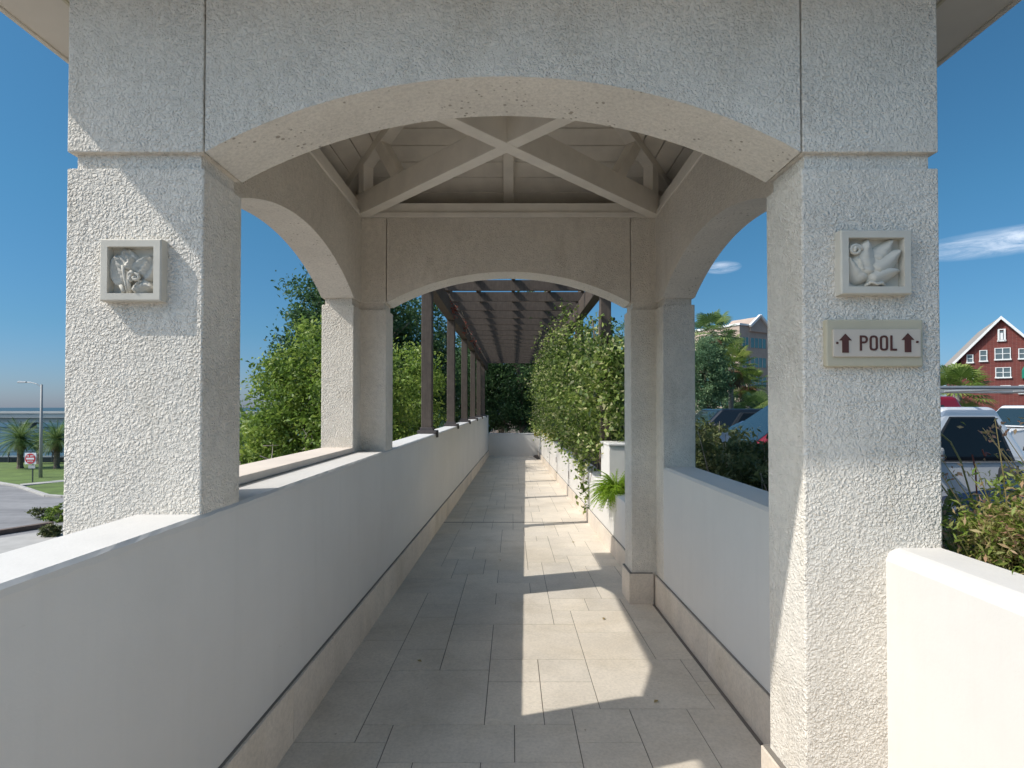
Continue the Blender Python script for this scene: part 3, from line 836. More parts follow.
# dried red vine twisted on the left beam
t = thing('creeper_sprig', 'reddish dried creeper clinging to the left pergola beam', 'plant', uloc(-318, 3000, 500))
m = MB(); pts = [uloc(-316+random.gauss(0,6), (5.0+i*.33)*550, 548+random.gauss(0,18)) for i in range(18)]
m.tube(pts, .006, 5); m.build('stem', M['twig'], t)
lp = []
for c in (5.25, 5.4, 6.5, 6.7, 7.6, 8.3, 9.4):
    for k in range(16): lp.append(uloc(-312+random.gauss(0,8), c*550+random.gauss(0,40), 545+random.gauss(0,28)-20))
leaves('foliage', t, None, lp, .075, M['leaf_red'])

# ================================================================== VINE, FERN, PLANTS
t = thing('climbing_vine', 'big leafy pale green vine covering the right side of the pergola', 'vine', uloc(380, 2600, -285))
pts = []; shd = []
def clump(x, d, z, n, s, sh=None):
    c = np.array(uloc(x, d*550, z)); g = rng.normal(0, 1, (n, 3))*s
    pts.append(c+g); shd.append(np.full(n, rng.uniform(.2, .8) if sh is None else sh))
for i in range(640):
    d = 4.0+rng.random()**1.5*7.5
    bulge = 50+55*min(1, (d-4)/3)
    x = 372+rng.normal(0, 26)-bulge*rng.random()**.7+ (25 if d < 5 else 0)
    ztop = (215+35*math.sin(d*3.1) if d < 5.2 else 400)+rng.uniform(-40, 30)
    z = rng.uniform(-240 if d > 5.2 else -170, ztop)
    if d > 6 and rng.random() < .2: x -= 40*rng.random(); z = rng.uniform(50, 400)
    clump(x, d, z, 34, .14)
for i in range(160):      # outward side of the first bay
    dd = rng.uniform(4.0, 6.0); clump(rng.uniform(350, 500), dd, rng.uniform(-120, 190+50*rng.random()+30*math.sin(dd*4)), 38, .15)
for i in range(62):      # in front of the first post
    clump(rng.uniform(340, 470), rng.uniform(3.68, 3.98), rng.uniform(-125, 235), 34, .11)
for i in range(60):       # up the posts
    d = random.choice(PD[:3]); clump(372+rng.normal(0,14), d+rng.normal(0,.03), rng.uniform(180, 440 if d > 4.5 else 330), 12, .10)
for i in range(60):       # tendrils up to the rafters
    clump(rng.uniform(215, 350), rng.uniform(4.9, 8), rng.uniform(330, 520), 18, .12)
for i in range(60):
    clump(rng.uniform(330, 400), rng.uniform(4.3, 6.0), rng.uniform(200, 370), 20, .13)
for i in range(34):       # hanging over the low wall
    u = rng.random(); clump(338-8*rng.random()-20*u, 4.35+rng.normal(0,.16)+.6*(1-u)*rng.random(), -150-300*u*rng.random(), 14, .06, .6)
for i in range(60):       # loose shoots leaving the mass
    d = rng.uniform(3.9, 8); x0_ = rng.uniform(300, 440); z0_ = rng.uniform(-100, 300); dx_ = rng.normal(0, 60); dz_ = rng.uniform(-40, 130)
    for k in range(12): f_ = k/12; clump(x0_+dx_*f_, d-.2*f_, z0_+dz_*f_-60*f_*f_, 3, .02, .8)
P = np.concatenate(pts); S = np.concatenate(shd)
leaves('foliage', t, None, P, .072, M['leaf_vine'], shade=S*1.1-.05+rng.normal(0, .2, len(S)), aspect=.6)
m = MB()
for i in range(26):
    d = rng.uniform(4.05, 9); x = 372+rng.normal(0, 14); pz = -285
    q = [uloc(x+rng.normal(0,14), d*550+rng.normal(0,25), z) for z in np.linspace(-285, rng.uniform(200, 430), 9)]
    m.tube(q, [.018]*4+[.012]*5, 6)
for i in range(7):
    d = rng.uniform(4.2, 4.9); q = [uloc(360, d*550, -200), uloc(335, d*550-10, -270), uloc(326, d*550-15, -300-random.random()*130)]
    m.tube(q, .004, 5)
m.build('stems', M['bark'], t)

def fern(label, base, n, L, mat, name='fern', wid=.5, down=.5, cat='plant', group=None):
    t = thing(name, label, cat, base, group=group)
    lp = []; m = MB()
    V = []; 
    for i in range(n):
        a = random.uniform(0, 6.283); el = random.uniform(.2, 1.3); l = L*random.uniform(.6, 1.1)
        prev = Vector(base); dirv = Vector((math.cos(a)*math.cos(el), math.sin(a)*math.cos(el), math.sin(el)))
        pp = [prev.copy()]
        for k in range(9):
            dirv = (dirv+Vector((0,0,-down*.22))).normalized(); prev = prev+dirv*l/9; pp.append(prev.copy())
        m.tube(pp, [.003]*9+[.001], 4)
        for k in range(1, 10):
            for sgn in (-1, 1):
                side = dirv.cross(Vector((0,0,1))).normalized()*sgn
                q = pp[k]; tip = q+side*l*.11*wid*2*(1-k/12)+dirv*l*.05
                mid = (q+tip)/2; w = dirv*l*.022
                V.append((q, mid+w, tip, mid-w))
    mb = MB()
    for quad in V: mb.add(quad, [(0,1,2,3)], 0, random.random())
    mb.build('fronds', mat, t); m.build('stalks', mat, t)
    return t
fern('bright yellow-green fern at the foot of the white planter pier', uloc(352, 3.38*550, -285), 420, .36, M['leaf_fern'], wid=.6, down=.75)
def shrub(label, c, rad, n, per, leaf, mat, base, name='shrub', group=None, aspect=.5, up=.35, cr=.12, twigs=12):
    t = thing(name, label, 'shrub', base, group=group)
    p, s = blobpts(c, rad, n, per, cr, -1., .25)
    leaves('foliage', t, None, p, leaf, mat, shade=s, aspect=aspect, up=up)
    m = MB()
    for i in range(twigs):
        e = Vector(c)+Vector((random.uniform(-1,1)*rad[0], random.uniform(-1,1)*rad[1], random.uniform(.1,1)*rad[2]))*.85
        b = Vector(base)+Vector((random.gauss(0,.05), random.gauss(0,.05), 0))
        m.tube([b, b.lerp(e,.5)+Vector((0,0,.1)), e], [.012, .008, .003], 5)
    m.build('stems', M['twig'], t)
    return t
# dark hedge outside the right arch: juniper-like shrubs
hedge = [(2.05, 3.0, .85, .55), (2.15, 3.95, .92, .55), (2.25, 4.9, .98, .6), (2.3, 5.9, 1.05, .65), (2.55, 6.9, 1.1, .7), (2.5, 2.3, .82, .5), (2.75, 4.4, .95, .55)]
hl = ['dark olive shrub outside the right arch, the one nearest the front column', 'dark shrub second from the front column outside the right arch', 'dark brownish shrub in the middle of the hedge outside the right arch',
      'dark shrub with a white flower near the far column outside the right arch', 'leafy green shrub at the far end of the hedge outside the right arch',
      'shrub hidden behind the right front column beside the hedge', 'shrub on the parking side of the hedge below the blue and red cars']
for (x, y, z, r), lb in zip(hedge, hl):
    s = shrub(lb, (x, y, z-.29), (r*.8, r*.95, .62), 110, 60, .075, M['leaf_shrub'], (x, y, -.25), 'hedge_shrub', 'dark shrubs in the hedge outside the right arch', .28, .1)
fl = thing('white_flower', 'small white blossom on the dark hedge outside the right arch', 'flower', (2.12, 5.55, 1.19))
m = MB()
for k in range(6):
    a = k*1.047; c0 = Vector((2.12, 5.5, 1.2)); d = Vector((math.cos(a), -.25, math.sin(a))); q = d.cross(Vector((0,1,0))).normalized()
    m.add([c0, c0+d*.035+q*.02, c0+d*.06, c0+d*.035-q*.02], [(0,1,2,3)])
m.build('petals', M['flower'], fl)
m = MB(); m.tube([(2.12,5.505,1.2),(2.14,5.6,1.0)], .003, 5); m.build('stalk', M['twig'], fl)
# front right bed: untidy perennials, dry seed heads
bl = ['tangle of dry pinkish flowering stems behind the right foreground wall, beside the column', 'green and tan weedy perennial behind the right foreground wall, near the frame edge',
      'low green leafy perennial just over the top of the right foreground wall', 'dry stemmed perennial behind the foreground wall, outside the frame edge']
for (x, y, z, r), lb in zip([(1.66, 1.84, 1.27, .20), (1.84, 1.84, 1.30, .24), (1.72, 1.58, 1.16, .22), (2.3, 2.0, 1.1, .40)], bl):
    t = thing('flowering_perennial', lb, 'plant', (x, y, -.25), group='untidy perennials behind the right foreground wall')
    p, s = blobpts((x, y, z-.40), (r*1.1, r*1.1, .50), 170, 70, .07, -1, .2)
    leaves('foliage', t, None, p, .030, M['leaf_dry'], shade=s*.8+.1, aspect=.26)
    mb = MB(); heads = []
    for i in range(95):
        a = random.uniform(-1.4, 1.4); bx = x+random.uniform(-.5, .5)*r; by = y+random.uniform(-.6, .6)*r
        lean = Vector((math.cos(a)*.22, math.sin(a)*.25, 1)).normalized(); h = random.uniform(.75, 1.12)*(z+.1)
        pts_ = [Vector((bx, by, .0))]; a += math.pi*(random.random() < .25)*(bx > x)
        for k in range(7):
            lean = (lean+Vector((math.cos(a)*.09, math.sin(a)*.09, -.10*k*.25))).normalized(); pts_.append(pts_[-1]+lean*h/7)
        mb.tube(pts_, [.0026]*7+[.0012], 4, sh=random.random())
        for k in range(9 if pts_[-1].x > 1.53 else 0): heads.append(pts_[-1]+Vector((random.gauss(0,.022), random.gauss(0,.022), random.gauss(0,.02))))
    mb.build('flower_stalks', M['leaf_stalk'], t)
    leaves('seed_heads', t, None, [tuple(h) for h in heads], .022, M['leaf_dry'], shade=.95)['kind'] = 'stuff'
# tall bent stalks that cross the truck window
t = thing('seed_stalk', 'tall bent dry stalk crossing the silver truck window', 'plant', (1.8, 2.1, .3))
def arc_stalk(mb, pix, Y, r):
    mb.tube([((x-512.3)/550*Y, Y+.02*i, EYE-(y-407)/550*Y) for i, (x, y) in enumerate(pix)], r, 5)
mb = MB(); arc_stalk(mb, [(978,520),(972,490),(968,462),(962,443),(955,434),(949,432)], 2.2, .0035); mb.build('stalk', M['leaf_stalk'], t)
t = thing('seed_stalk', 'dry stalk with a pink star-shaped tip below the silver truck window', 'plant', (1.95, 2.1, .3))
mb = MB(); arc_stalk(mb, [(976,530),(980,500),(983,470),(984,456)], 2.2, .003); arc_stalk(mb, [(984,456),(990,453),(998,455)], 2.2, .004); arc_stalk(mb, [(984,456),(986,450)], 2.2, .003); mb.build('stalk', M['leaf_red'], t)
# plants by the road at the left
for (x, y, wd, lb) in ((46, 518, 1.0, 'low brownish shrub beside the road kerb, left of the column'), (61, 521, .9, 'bright green shrub against the column edge by the road'), (54, 536, .7, 'small grey-green weed on the path below the brown kerb')):
    X, Y = px(x, y, Lz); shrub(lb, (X, Y, Lz+.28), (wd, wd*.6, .35 if x != 61 else .7), 40, 30, .12, M['leaf_tree' if x == 61 else 'leaf_shrub'], (X, Y, Lz), 'roadside_shrub')

for k, (fx, fy, lb) in enumerate(((573, 542, 'small dry leaf lying on the sunlit paving near the fern'), (603, 618, 'curled brown leaf on the sunlit patch of paving'), (420, 660, 'dry leaf on the shaded paving, left of the sunlit patch'),
        (655, 700, 'dry brown leaf on the shaded paving by the right skirting'), (500, 560, 'small leaf on the shaded paving before the dark joint'), (458, 505, 'leaf on the paving beyond the dark joint, near the left wall'))):
    D_ = 437/(fy-422.); X_, Y_ = (fx-512.3)*U*D_, 550*U*D_; Z_ = EYE+floorz(550*D_)*U+.004; a = k*1.3; q = MB()
    c_, s_ = math.cos(a)*.022, math.sin(a)*.022
    q.add([(X_-c_,Y_-s_,Z_+.002),(X_+s_*.5,Y_-c_*.5,Z_+.008),(X_+c_,Y_+s_,Z_+.003),(X_-s_*.5,Y_+c_*.5,Z_+.007),(X_,Y_,Z_)], [(0,1,4),(1,2,4),(2,3,4),(3,0,4)], 0, .8)
    tag(q.build('fallen_leaf', M['leaf_dry']), lb, 'leaf', 'dry leaves fallen on the paving')

# ================================================================== TREES
tree('bushy bright green tree filling the left arch, grey twigs near its bottom', (-5.3, 13.6, -4.2), (-5.0, 13.6, .75), (1.95, 2.0, 2.9), 460, 75, .38, .11, M['leaf_tree'], .14, twigs=160)
tree('taller dark green tree behind the bushy one in the left arch', (-7.4, 21.5, -4.2), (-6.3, 21.5, 3.4), (3.3, 3.0, 4.4), 560, 80, .5, .15, M['leaf_dark'], .24)
tree('green tree seen between the far left column and the first pergola post', (-3.6, 11.9, -4.2), (-3.3, 12.4, .9), (1.5, 1.7, 2.6), 270, 70, .32, .10, M['leaf_tree'], .14, twigs=50)
tree('green tree seen between the pergola posts on the left', (-3.9, 17.5, -4.2), (-3.6, 17.6, 1.0), (1.9, 2.6, 3.0), 300, 75, .36, .11, M['leaf_tree'], .16)
tree('tall dark tree behind the left pergola posts', (-5.5, 25, -4.2), (-4.9, 25, 3.2), (3.3, 3.0, 4.2), 380, 75, .5, .16, M['leaf_dark'], .26)
tree('low bushy tree at the left, low against the column', (-8.6, 15.2, -4.2), (-8.3, 15.2, -.6), (2.0, 2.0, 2.6), 260, 70, .36, .11, M['leaf_tree'], .14, twigs=60)
tree('dark shady tree directly behind the end wall, thick trunk', (.6, 27.8, -.9), (.3, 28.5, 3.0), (3.0, 2.4, 3.6), 380, 80, .5, .15, M['leaf_dark'], .22)
tree('dark tree behind the end wall, left of the thick trunk', (-2.6, 29.5, -2.5), (-2.6, 30, 2.2), (2.4, 2.2, 3.8), 280, 75, .45, .15, M['leaf_dark'], .2)
tree('dark tree behind the end wall, half behind the vine', (3.4, 29, -.6), (3.4, 29.5, 2.5), (2.6, 2.2, 3.4), 300, 75, .45, .15, M['leaf_dark'], .2)
tree('airy bluish green tree above the vine with sky showing through', (5.4, 24.5, -.25), (5.2, 24.5, 3.6), (2.2, 2.2, 2.3), 150, 55, .38, .12, M['leaf_blue'], .15)
tree('large background tree far behind the end wall', (-1, 38, -1.5), (0, 38, 4.5), (5.5, 3, 5.0), 380, 80, .8, .26, M['leaf_dark'], .3)
# broad grey-green tree in the car park
tree('feathery grey-green tree at the car park beside the far right column', (12.9, 36, -.25), (12.6, 36, 3.5), (1.9, 1.8, 2.8), 280, 80, .45, .14, M['leaf_blue'], .15)
tree('small green tree behind the fan palms in the car park', (17.3, 44, -.25), (17.0, 44, 1.5), (2.6, 1.6, 1.7), 150, 70, .4, .16, M['leaf_blue'], .12)
tree('low dark green tree right of the fan palms', (20.6, 46, -.25), (20.3, 46, 1.3), (2.0, 1.6, 1.5), 120, 70, .4, .16, M['leaf_dark'], .12)
t = tree('thin conifer-like tree in front of the red brick building', (51.5, 70, -.25), (51.5, 70, 1.6), (.7, .7, 2.2), 50, 60, .35, .18, M['leaf_dark'], .1)

# palms
def feather_palm(t, base, H, L, n, mat, lean=(0,0), rt=.22, skirt=True, nl=20):
    b = Vector(base); top = b+Vector((lean[0], lean[1], H))
    m = MB(); pts_ = [b.lerp(top, k/8)+Vector((0,0,0)) for k in range(9)]
    rr = [rt*1.25]+[rt*(1+.06*((k % 2)*2-1)) for k in range(7)]+[rt*1.3]
    m.tube(pts_, rr, 10); m.build('trunk', M['bark'], t)
    for pas in range(2 if skirt else 1):
        mb = MB(); cnt = n if pas == 0 else n//3
        for i in range(cnt):
            a = i*2.39996+random.uniform(-.2,.2); el = (1.35-1.75*(i/cnt)) if pas == 0 else random.uniform(-1.2,-.7)
            l = L*random.uniform(.85,1.1)*(1 if pas == 0 else .55)
            d = Vector((math.cos(a)*math.cos(el), math.sin(a)*math.cos(el), math.sin(el))); p = top.copy(); sh = random.random()
            prev = p.copy(); seg = 12
            for k in range(seg):
                d = (d+Vector((0,0,-.085 if pas == 0 else -.1))).normalized(); nx_ = prev+d*l/seg
                mb.bar(prev, nx_, .03, .02)
                side = d.cross(Vector((0,0,1)))
                if side.length < .01: side = Vector((1,0,0))
                side.normalize(); ll = l*.24*math.sin(math.pi*min(1,(k+1.5)/(seg+1)))**.7
                for sgn in (-1,1):
                    for h in (0,.5):
                        q = prev.lerp(nx_, h); tip = q+side*sgn*ll+d*ll*.5+Vector((0,0,-ll*.25))
                        w = d*.022
                        mb.add([q-w, q+w, tip], [(0,1,2)], 0, sh)
                prev = nx_
        mb.build('fronds' if pas == 0 else 'dead_fronds', mat if pas == 0 else M['palm_dry'], t)
def fan_palm(t, base, H, Rf, n, mat, rt=.16, lean=(0,0), dead=14):
    b = Vector(base); top = b+Vector((lean[0], lean[1], H)); m = MB()
    m.tube([b.lerp(top, k/6) for k in range(7)], [rt*1.3]+[rt]*6, 10); m.build('trunk', M['twig'], t)
    for pas, cnt in ((0, n), (1, dead)):
        mb = MB()
        for i in range(cnt):
            a = i*2.39996; el = (1.3-1.9*(i/cnt)) if pas == 0 else random.uniform(-1.45,-.95)
            d = Vector((math.cos(a)*math.cos(el), math.sin(a)*math.cos(el), math.sin(el)))
            pl = Rf*random.uniform(.7,1.0)*(1 if pas == 0 else .45); c = top+d*pl; c.z -= pl*.12
            mb.tube([top, top.lerp(c,.5)+Vector((0,0,.05)), c], .018, 4, sh=.5)
            s = d.cross(Vector((0,0,1)));
            if s.length < .01: s = Vector((1,0,0))
            s.normalize(); u = s.cross(d).normalized(); fr_ = Rf*random.uniform(.55,.75); sh = random.random()
            for k in range(17):
                th_ = R(-115+k*230/16); r = fr_*(1-.18*abs(th_)/2)
                e = c+(d*math.cos(th_)+s*math.sin(th_))*r+u*r*.12*abs(math.sin(th_))+Vector((0,0,-r*.28))
                th2_ = th_+R(6); th1_ = th_-R(6)
                m1 = c+(d*math.cos(th1_)+s*math.sin(th1_))*r*.6; m2 = c+(d*math.cos(th2_)+s*math.sin(th2_))*r*.6
                mb.add([c, m1, e, m2], [(0,1,2,3)], 0, min(1, max(0, sh+random.gauss(0,.12))))
        if cnt: mb.build('fan_leaves' if pas == 0 else 'dead_leaves', mat if pas == 0 else M['palm_dry'], t)
def place(x, ybase_z, Y): return ((x-512.3)/550*Y, Y, ybase_z)
Yp = 50.
for (x, sc_, lb) in ((21, 1.0, 'date palm on the lawn behind the round red sign'), (57.5, .98, 'date palm on the lawn partly behind the column, right of the street lamp')):
    t = thing('date_palm', lb, 'palm tree', place(x, Lz+.13, Yp), group='date palms on the lawn')
    feather_palm(t, place(x, Lz+.13, Yp), 2.65*sc_, 2.15, 60, M['palm'], rt=.23)
t = thing('date_palm', 'small distant palm between the two date palms, behind the lamp post', 'palm tree', place(40, Lz+.13, 54), group='date palms on the lawn')
feather_palm(t, place(40, Lz+.13, 54), 2.2, 1.6, 26, M['palm'], rt=.2)
for (x, zt, Y, r, lb, mt, dd) in ((711, 7.2, 43, 1.7, 'tall fan palm rising above the grey-green tree', 'palm', 16), (731, 4.3, 38, 1.35, 'fan palm with a brown skirt of dead leaves in the car park', 'palm_light', 34),
        (748, 3.3, 41, 1.15, 'shorter fan palm right of the one with the brown skirt', 'palm_light', 20), (756, 1.2, 36, 1.2, 'low young fan palm above the blue windscreen', 'palm', 4),
        (724, 5.9, 46, 1.7, 'fan palm leaning behind the grey-green tree, right of the tallest one', 'palm', 10), (957, 2.2, 26, 1.25, 'bright green fan palm left of the red brick building', 'palm_light', 8)):
    b = place(x, -.25, Y); t = thing('fan_palm', lb, 'palm tree', b, group='fan palms around the car park')
    fan_palm(t, b, zt+.25, r, 30, M[mt], dead=dd)
# plants behind the end wall
for (x, lb) in ((507, 'pale variegated rosette plant behind the end wall, left one'), (520, 'variegated rosette plant behind the end wall, middle one'), (529, 'variegated rosette plant behind the end wall, right one')):
    Y = 25.2; b = place(x, .05, Y); fern(lb, b, 26, .62, M['leaf_pale'], 'variegated_plant', .55, .35, group='variegated plants behind the end wall')
shrub('yellow and orange croton growing over the right wall near the far end', uloc(312, 11.9*550, -290), (.16, .3, .24), 30, 26, .10, M['leaf_yellow'], uloc(345, 11.9*550, -290), 'croton')
shrub('yellowish leafy shrub at the foot of the vine on the low wall', uloc(365, 8.4*550, -230), (.3, .6, .28), 40, 34, .07, M['leaf_yellow'], uloc(365, 8.4*550, -290))

# ================================================================== LEFT BACKGROUND
# street lamp
bx = place(41.5, Lz+.13, 43.5)
t = thing('street_lamp', 'tall concrete street lamp with one curved arm on the lawn by the road', 'street lamp', bx)
m = MB(); m.tube([bx, (bx[0], bx[1], bx[2]+7.35)], [.13, .075], 10); m.build('pole', M['lamppole'], t, smooth=True)
m = MB(); z = bx[2]+7.2; m.tube([(bx[0],bx[1],z-.1),(bx[0]-.4,bx[1],z+.2),(bx[0]-.9,bx[1],z+.32),(bx[0]-1.3,bx[1],z+.33)], .035, 8); m.build('arm', M['steel'], t)
m = MB(); m.hexa([(bx[0]-1.9,bx[1]-.12,z+.27),(bx[0]-1.2,bx[1]-.09,z+.28),(bx[0]-1.2,bx[1]+.09,z+.28),(bx[0]-1.9,bx[1]+.12,z+.27),
                  (bx[0]-1.85,bx[1]-.09,z+.42),(bx[0]-1.2,bx[1]-.06,z+.40),(bx[0]-1.2,bx[1]+.06,z+.40),(bx[0]-1.85,bx[1]+.09,z+.42)]); m.build('lamp_head', M['pale_rail'], t, bevel=.03)
# no-entry sign
b = place(33.3, Lz+.05, 40.8); t = thing('traffic_sign', 'red round no-entry sign with white bar on a thin dark post by the lawn', 'road sign', b)
m = MB(); m.box(b[0]-.035, b[0]+.035, b[1], b[1]+.05, b[2], b[2]+2.25); m.build('post', M['postgreen'], t)
zc = b[2]+1.83; xc = b[0]-.13
m = MB(); m.box(xc-.42, xc+.42, b[1]-.035, b[1]-.015, zc-.42, zc+.42); m.build('plate', M['sign_white'], t, bevel=.01)
m = MB(); m.disc((xc, b[1]-.045, zc), .385, 'y', .016, 32); m.build('red_disc', M['sign_red'], t)
m = MB(); m.box(xc-.29, xc+.29, b[1]-.062, b[1]-.05, zc-.065, zc+.065); m.build('white_bar', M['sign_white'], t)
# lettering on the disc: DO NOT / ENTER
FONT = {'D':['XX.','X.X','X.X','X.X','XX.'],'O':['XXX','X.X','X.X','X.X','XXX'],'N':['X.X','XXX','XXX','X.X','X.X'],'T':['XXX','.X.','.X.','.X.','.X.'],'E':['XXX','X..','XX.','X..','XXX'],'R':['XX.','X.X','XX.','X.X','X.X'],' ':['...']*5}
m = MB()
for txt, zc0 in (('DO NOT', zc+.20), ('ENTER', zc-.20)):
    cw = .022; wt = len(txt)*4*cw; x0 = xc-wt/2+cw/2
    for i, ch in enumerate(txt):
        for r_i, row in enumerate(FONT[ch]):
            for c_i, q in enumerate(row):
                if q == 'X': m.box(x0+(i*4+c_i)*cw, x0+(i*4+c_i+1)*cw, b[1]-.058, b[1]-.05, zc0+.055-(r_i+1)*cw, zc0+.055-r_i*cw)
m.build('lettering', M['sign_white'], t)
m = MB(); m.box(xc-.15, xc+.35, b[1]-.035, b[1]-.015, zc-.72, zc-.50); m.build('small_plate', M['pale_rail'], t)
# sea railing and low hedge on the shore
t = thing('seaside_railing', 'dark railing with pale rails along the sea wall beyond the lawn', 'railing', (-40, 55.4, Lz))
m = MB()
x = -110.
while x < -8:
    m.box(x-.05, x+.05, 55.3, 55.4, Lz+.1, Lz+1.15); x += 2.2
m.build('post', M['railing'], t)['kind'] = 'stuff'
m = MB(); m.box(-110, -8, 55.28, 55.42, Lz+1.15, Lz+1.22); m.build('top_rail', M['railing'], t)
m = MB(); m.box(-110, -8, 55.31, 55.39, Lz+.72, Lz+.80); m.build('middle_rail', M['pale_rail'], t)
m = MB(); m.box(-120, -7, 55.6, 56.3, -8, Lz+.62); t = tag(m.build('sea_wall', M['railing']), 'dark low sea wall at the water edge behind the lawn', 'wall')
# far bridge
t = thing('road_bridge', 'long grey concrete road bridge across the bay on the left horizon', 'bridge', (-180, 200, -6))
m = MB(); m.box(-500, -60, 196, 206, -2.3, -.75); m.build('deck', M['bridge'], t)
m = MB(); m.box(-500, -60, 197.5, 204.5, -4.1, -2.3); m.build('girder', M['bridge'], t)
m = MB(); m.box(-500, -60, 195.6, 196, -.8, -.1); m.box(-500, -60, 206, 206.4, -.8, -.1); m.build('barrier', M['bridge'], t)
x = -490
while x < -60:
    m = MB(); m.box(x, x+2.2, 198.5, 203.5, -8, -4.1); m.box(x-1, x+3.2, 197.6, 204.4, -4.7, -4.09); m.build('pier', M['bridge'], t); x += 26
t = thing('causeway', 'low grey causeway bank on the water below the bridge', 'bank', (-250, 330, -6))
m = MB(); m.box(-900, -80, 330, 345, -6.5, -2.5); m.build('bank', M['bridge'], t)

# ================================================================== BUILDINGS
def window(th, x0, x1, z0, z1, y, frame='whitetrim', glass='winglass', mull=1, fw=.085):
    m = MB(); m.box(x0, x1, y-.05, y+.05, z0, z1); w = m.build('window', M[glass], th)
    f = MB()
    f.box(x0-fw, x0, y-.13, y+.04, z0, z1); f.box(x1, x1+fw, y-.13, y+.04, z0, z1); f.box(x0-fw, x1+fw, y-.13, y+.04, z1, z1+fw)
    for k in range(1, mull+1):
        c = x0+(x1-x0)*k/(mull+1); f.box(c-fw/2, c+fw/2, y-.12, y-.06, z0, z1)
    f.box(x0, x1, y-.10, y-.055, (z0+z1)/2-.04, (z0+z1)/2+.04)
    f.build('frame', M[frame], th, parent=w)
    s = MB(); s.box(x0-fw*1.8, x1+fw*1.8, y-.22, y+.04, z0-.18, z0-.002); s.build('sill', M[frame], th, parent=w)
TH = R(-33); D0 = Vector((489/550*75., 75., 0)); SW = 9.05; SZ = 7.33
t = thing('brick_house', 'red brick building with white-trimmed gable and white framed windows at the far right', 'building', (D0.x, D0.y, -.25), TH, world=False)
wx = lambda x: (x-1001)/SW; wz = lambda y: 1.75-(y-407)/SZ      # local metres from the ridge line and from the ground
az = wz(319); sl_ = (az-wz(361))/(-wx(957)); xl, xr = wx(963), wx(1039); dp = 18.
m = MB(); m.prism([(xl,-.1),(xr,-.1),(xr,az-xr*sl_),(0,az),(xl,az+xl*sl_)], 'y', 0, dp); m.build('wall', M['redbrick'], t)
m = MB(); m2 = MB()
for s_ in (-1, 1):
    ex = s_*5.3; ez = az-abs(ex)*sl_
    m.hexa([(0,-.5,az+.02),(ex,-.5,ez+.02),(ex,dp+.4,ez+.02),(0,dp+.4,az+.02),(0,-.5,az+.3),(ex,-.5,ez+.3),(ex,dp+.4,ez+.3),(0,dp+.4,az+.3)])
    m2.hexa([(0,-.65,az-.06),(ex,-.65,ez-.06),(ex,-.52,ez-.06),(0,-.52,az-.06),(0,-.65,az+.38),(ex,-.65,ez+.38),(ex,-.52,ez+.38),(0,-.52,az+.38)])
rf = m.build('roof', M['roof'], t); m2.build('barge_board', M['whitetrim'], t, parent=rf)
for (x0, x1, y0, y1, mu) in ((969,974,354,361,0),(981.5,987.5,350,360,0),(996,1009.5,348.5,359,1),(1018,1028,350,359,1),(996.5,1009.5,368,377,1),(969,973.5,369,377,0),(1001,1009,386,391,0),(1018,1028,386,393,1)):
    window(t, wx(x0), wx(x1), wz(y1), wz(y0), 0, mull=mu)
m = MB(); m.box(wx(1000), wx(1004), -.1, .05, wz(340), wz(331)); w = m.build('gable_vent', M['winglass'], t)
m = MB()
for (a, b_, c, d_) in ((998.3,1000,341.5,330),(1004,1005.7,341.5,330),(998.3,1005.7,330,329),(997.8,1006.2,341.5,340),(1000.8,1003.2,339.8,333)): m.box(wx(a), wx(b_), -.2, .04, wz(c), wz(d_))
m.build('vent_surround', M['whitetrim'], t, parent=w)
m = MB(); m.prism([(wx(1020),wz(379)),(wx(1036),wz(379)),(wx(1036),wz(367)),(wx(1022),wz(367)),(wx(1020),wz(371))], 'y', -1.2, -.15); m.build('awning', M['teal'], t)
# office
Yo = 105.; oz = lambda y: EYE-(y-407)/550*Yo; ox = lambda x: (x-512.3)/550*Yo
t = thing('office_building', 'tan four-storey office block with bands of green glass and a small gable', 'building', (ox(740), Yo, -.25))
xc = ox(740); zt_ = oz(325)
# turned block: one side faces left and is seen short, the other faces the car park
d1 = Vector((.86, .51, 0)); d2 = Vector((-.78, .62, 0)); d2 = Vector((-.51, .86, 0))
c0 = Vector((xc, Yo, 0)); Lr, Ll = 26., 22.
def Q(a, b_, z, off=0): 
    p = c0+d1*a+d2*b_; return (p.x, p.y, z)
m = MB(); m.add([Q(0,0,-.3),Q(Lr,0,-.3),Q(Lr,Ll,-.3),Q(0,Ll,-.3),Q(0,0,zt_),Q(Lr,0,zt_),Q(Lr,Ll,zt_),Q(0,Ll,zt_)], [(0,3,2,1),(4,5,6,7),(0,1,5,4),(1,2,6,5),(2,3,7,6),(3,0,4,7)])
g0, g1, gc, gz_ = 2.9, 8.3, 5.6, oz(321)+1.3
for (a, z) in (): pass
m.build('wall', M['tanbrick'], t)
m = MB(); m.add([Q(g0,-.35,zt_-1),Q(g1,-.35,zt_-1),Q(g1,-.35,zt_+.1),Q(gc,-.35,gz_),Q(g0,-.35,zt_+.1),Q(g0,6,zt_-1),Q(g1,6,zt_-1),Q(g1,6,zt_+.1),Q(gc,6,gz_),Q(g0,6,zt_+.1)],
    [(0,1,2,3,4),(9,8,7,6,5),(0,5,6,1),(1,6,7,2),(2,7,8,3),(3,8,9,4),(4,9,5,0)]); m.build('gable', M['tanbrick'], t)
m = MB()
for (a, za, b_, zb) in ((g0-.4,zt_,gc,gz_+.2),(gc,gz_+.2,g1+.4,zt_)): m.bar(Q(a,-.5,za), Q(b_,-.5,zb), .5, .45)
m.build('gable_trim', M['whitetrim'], t)
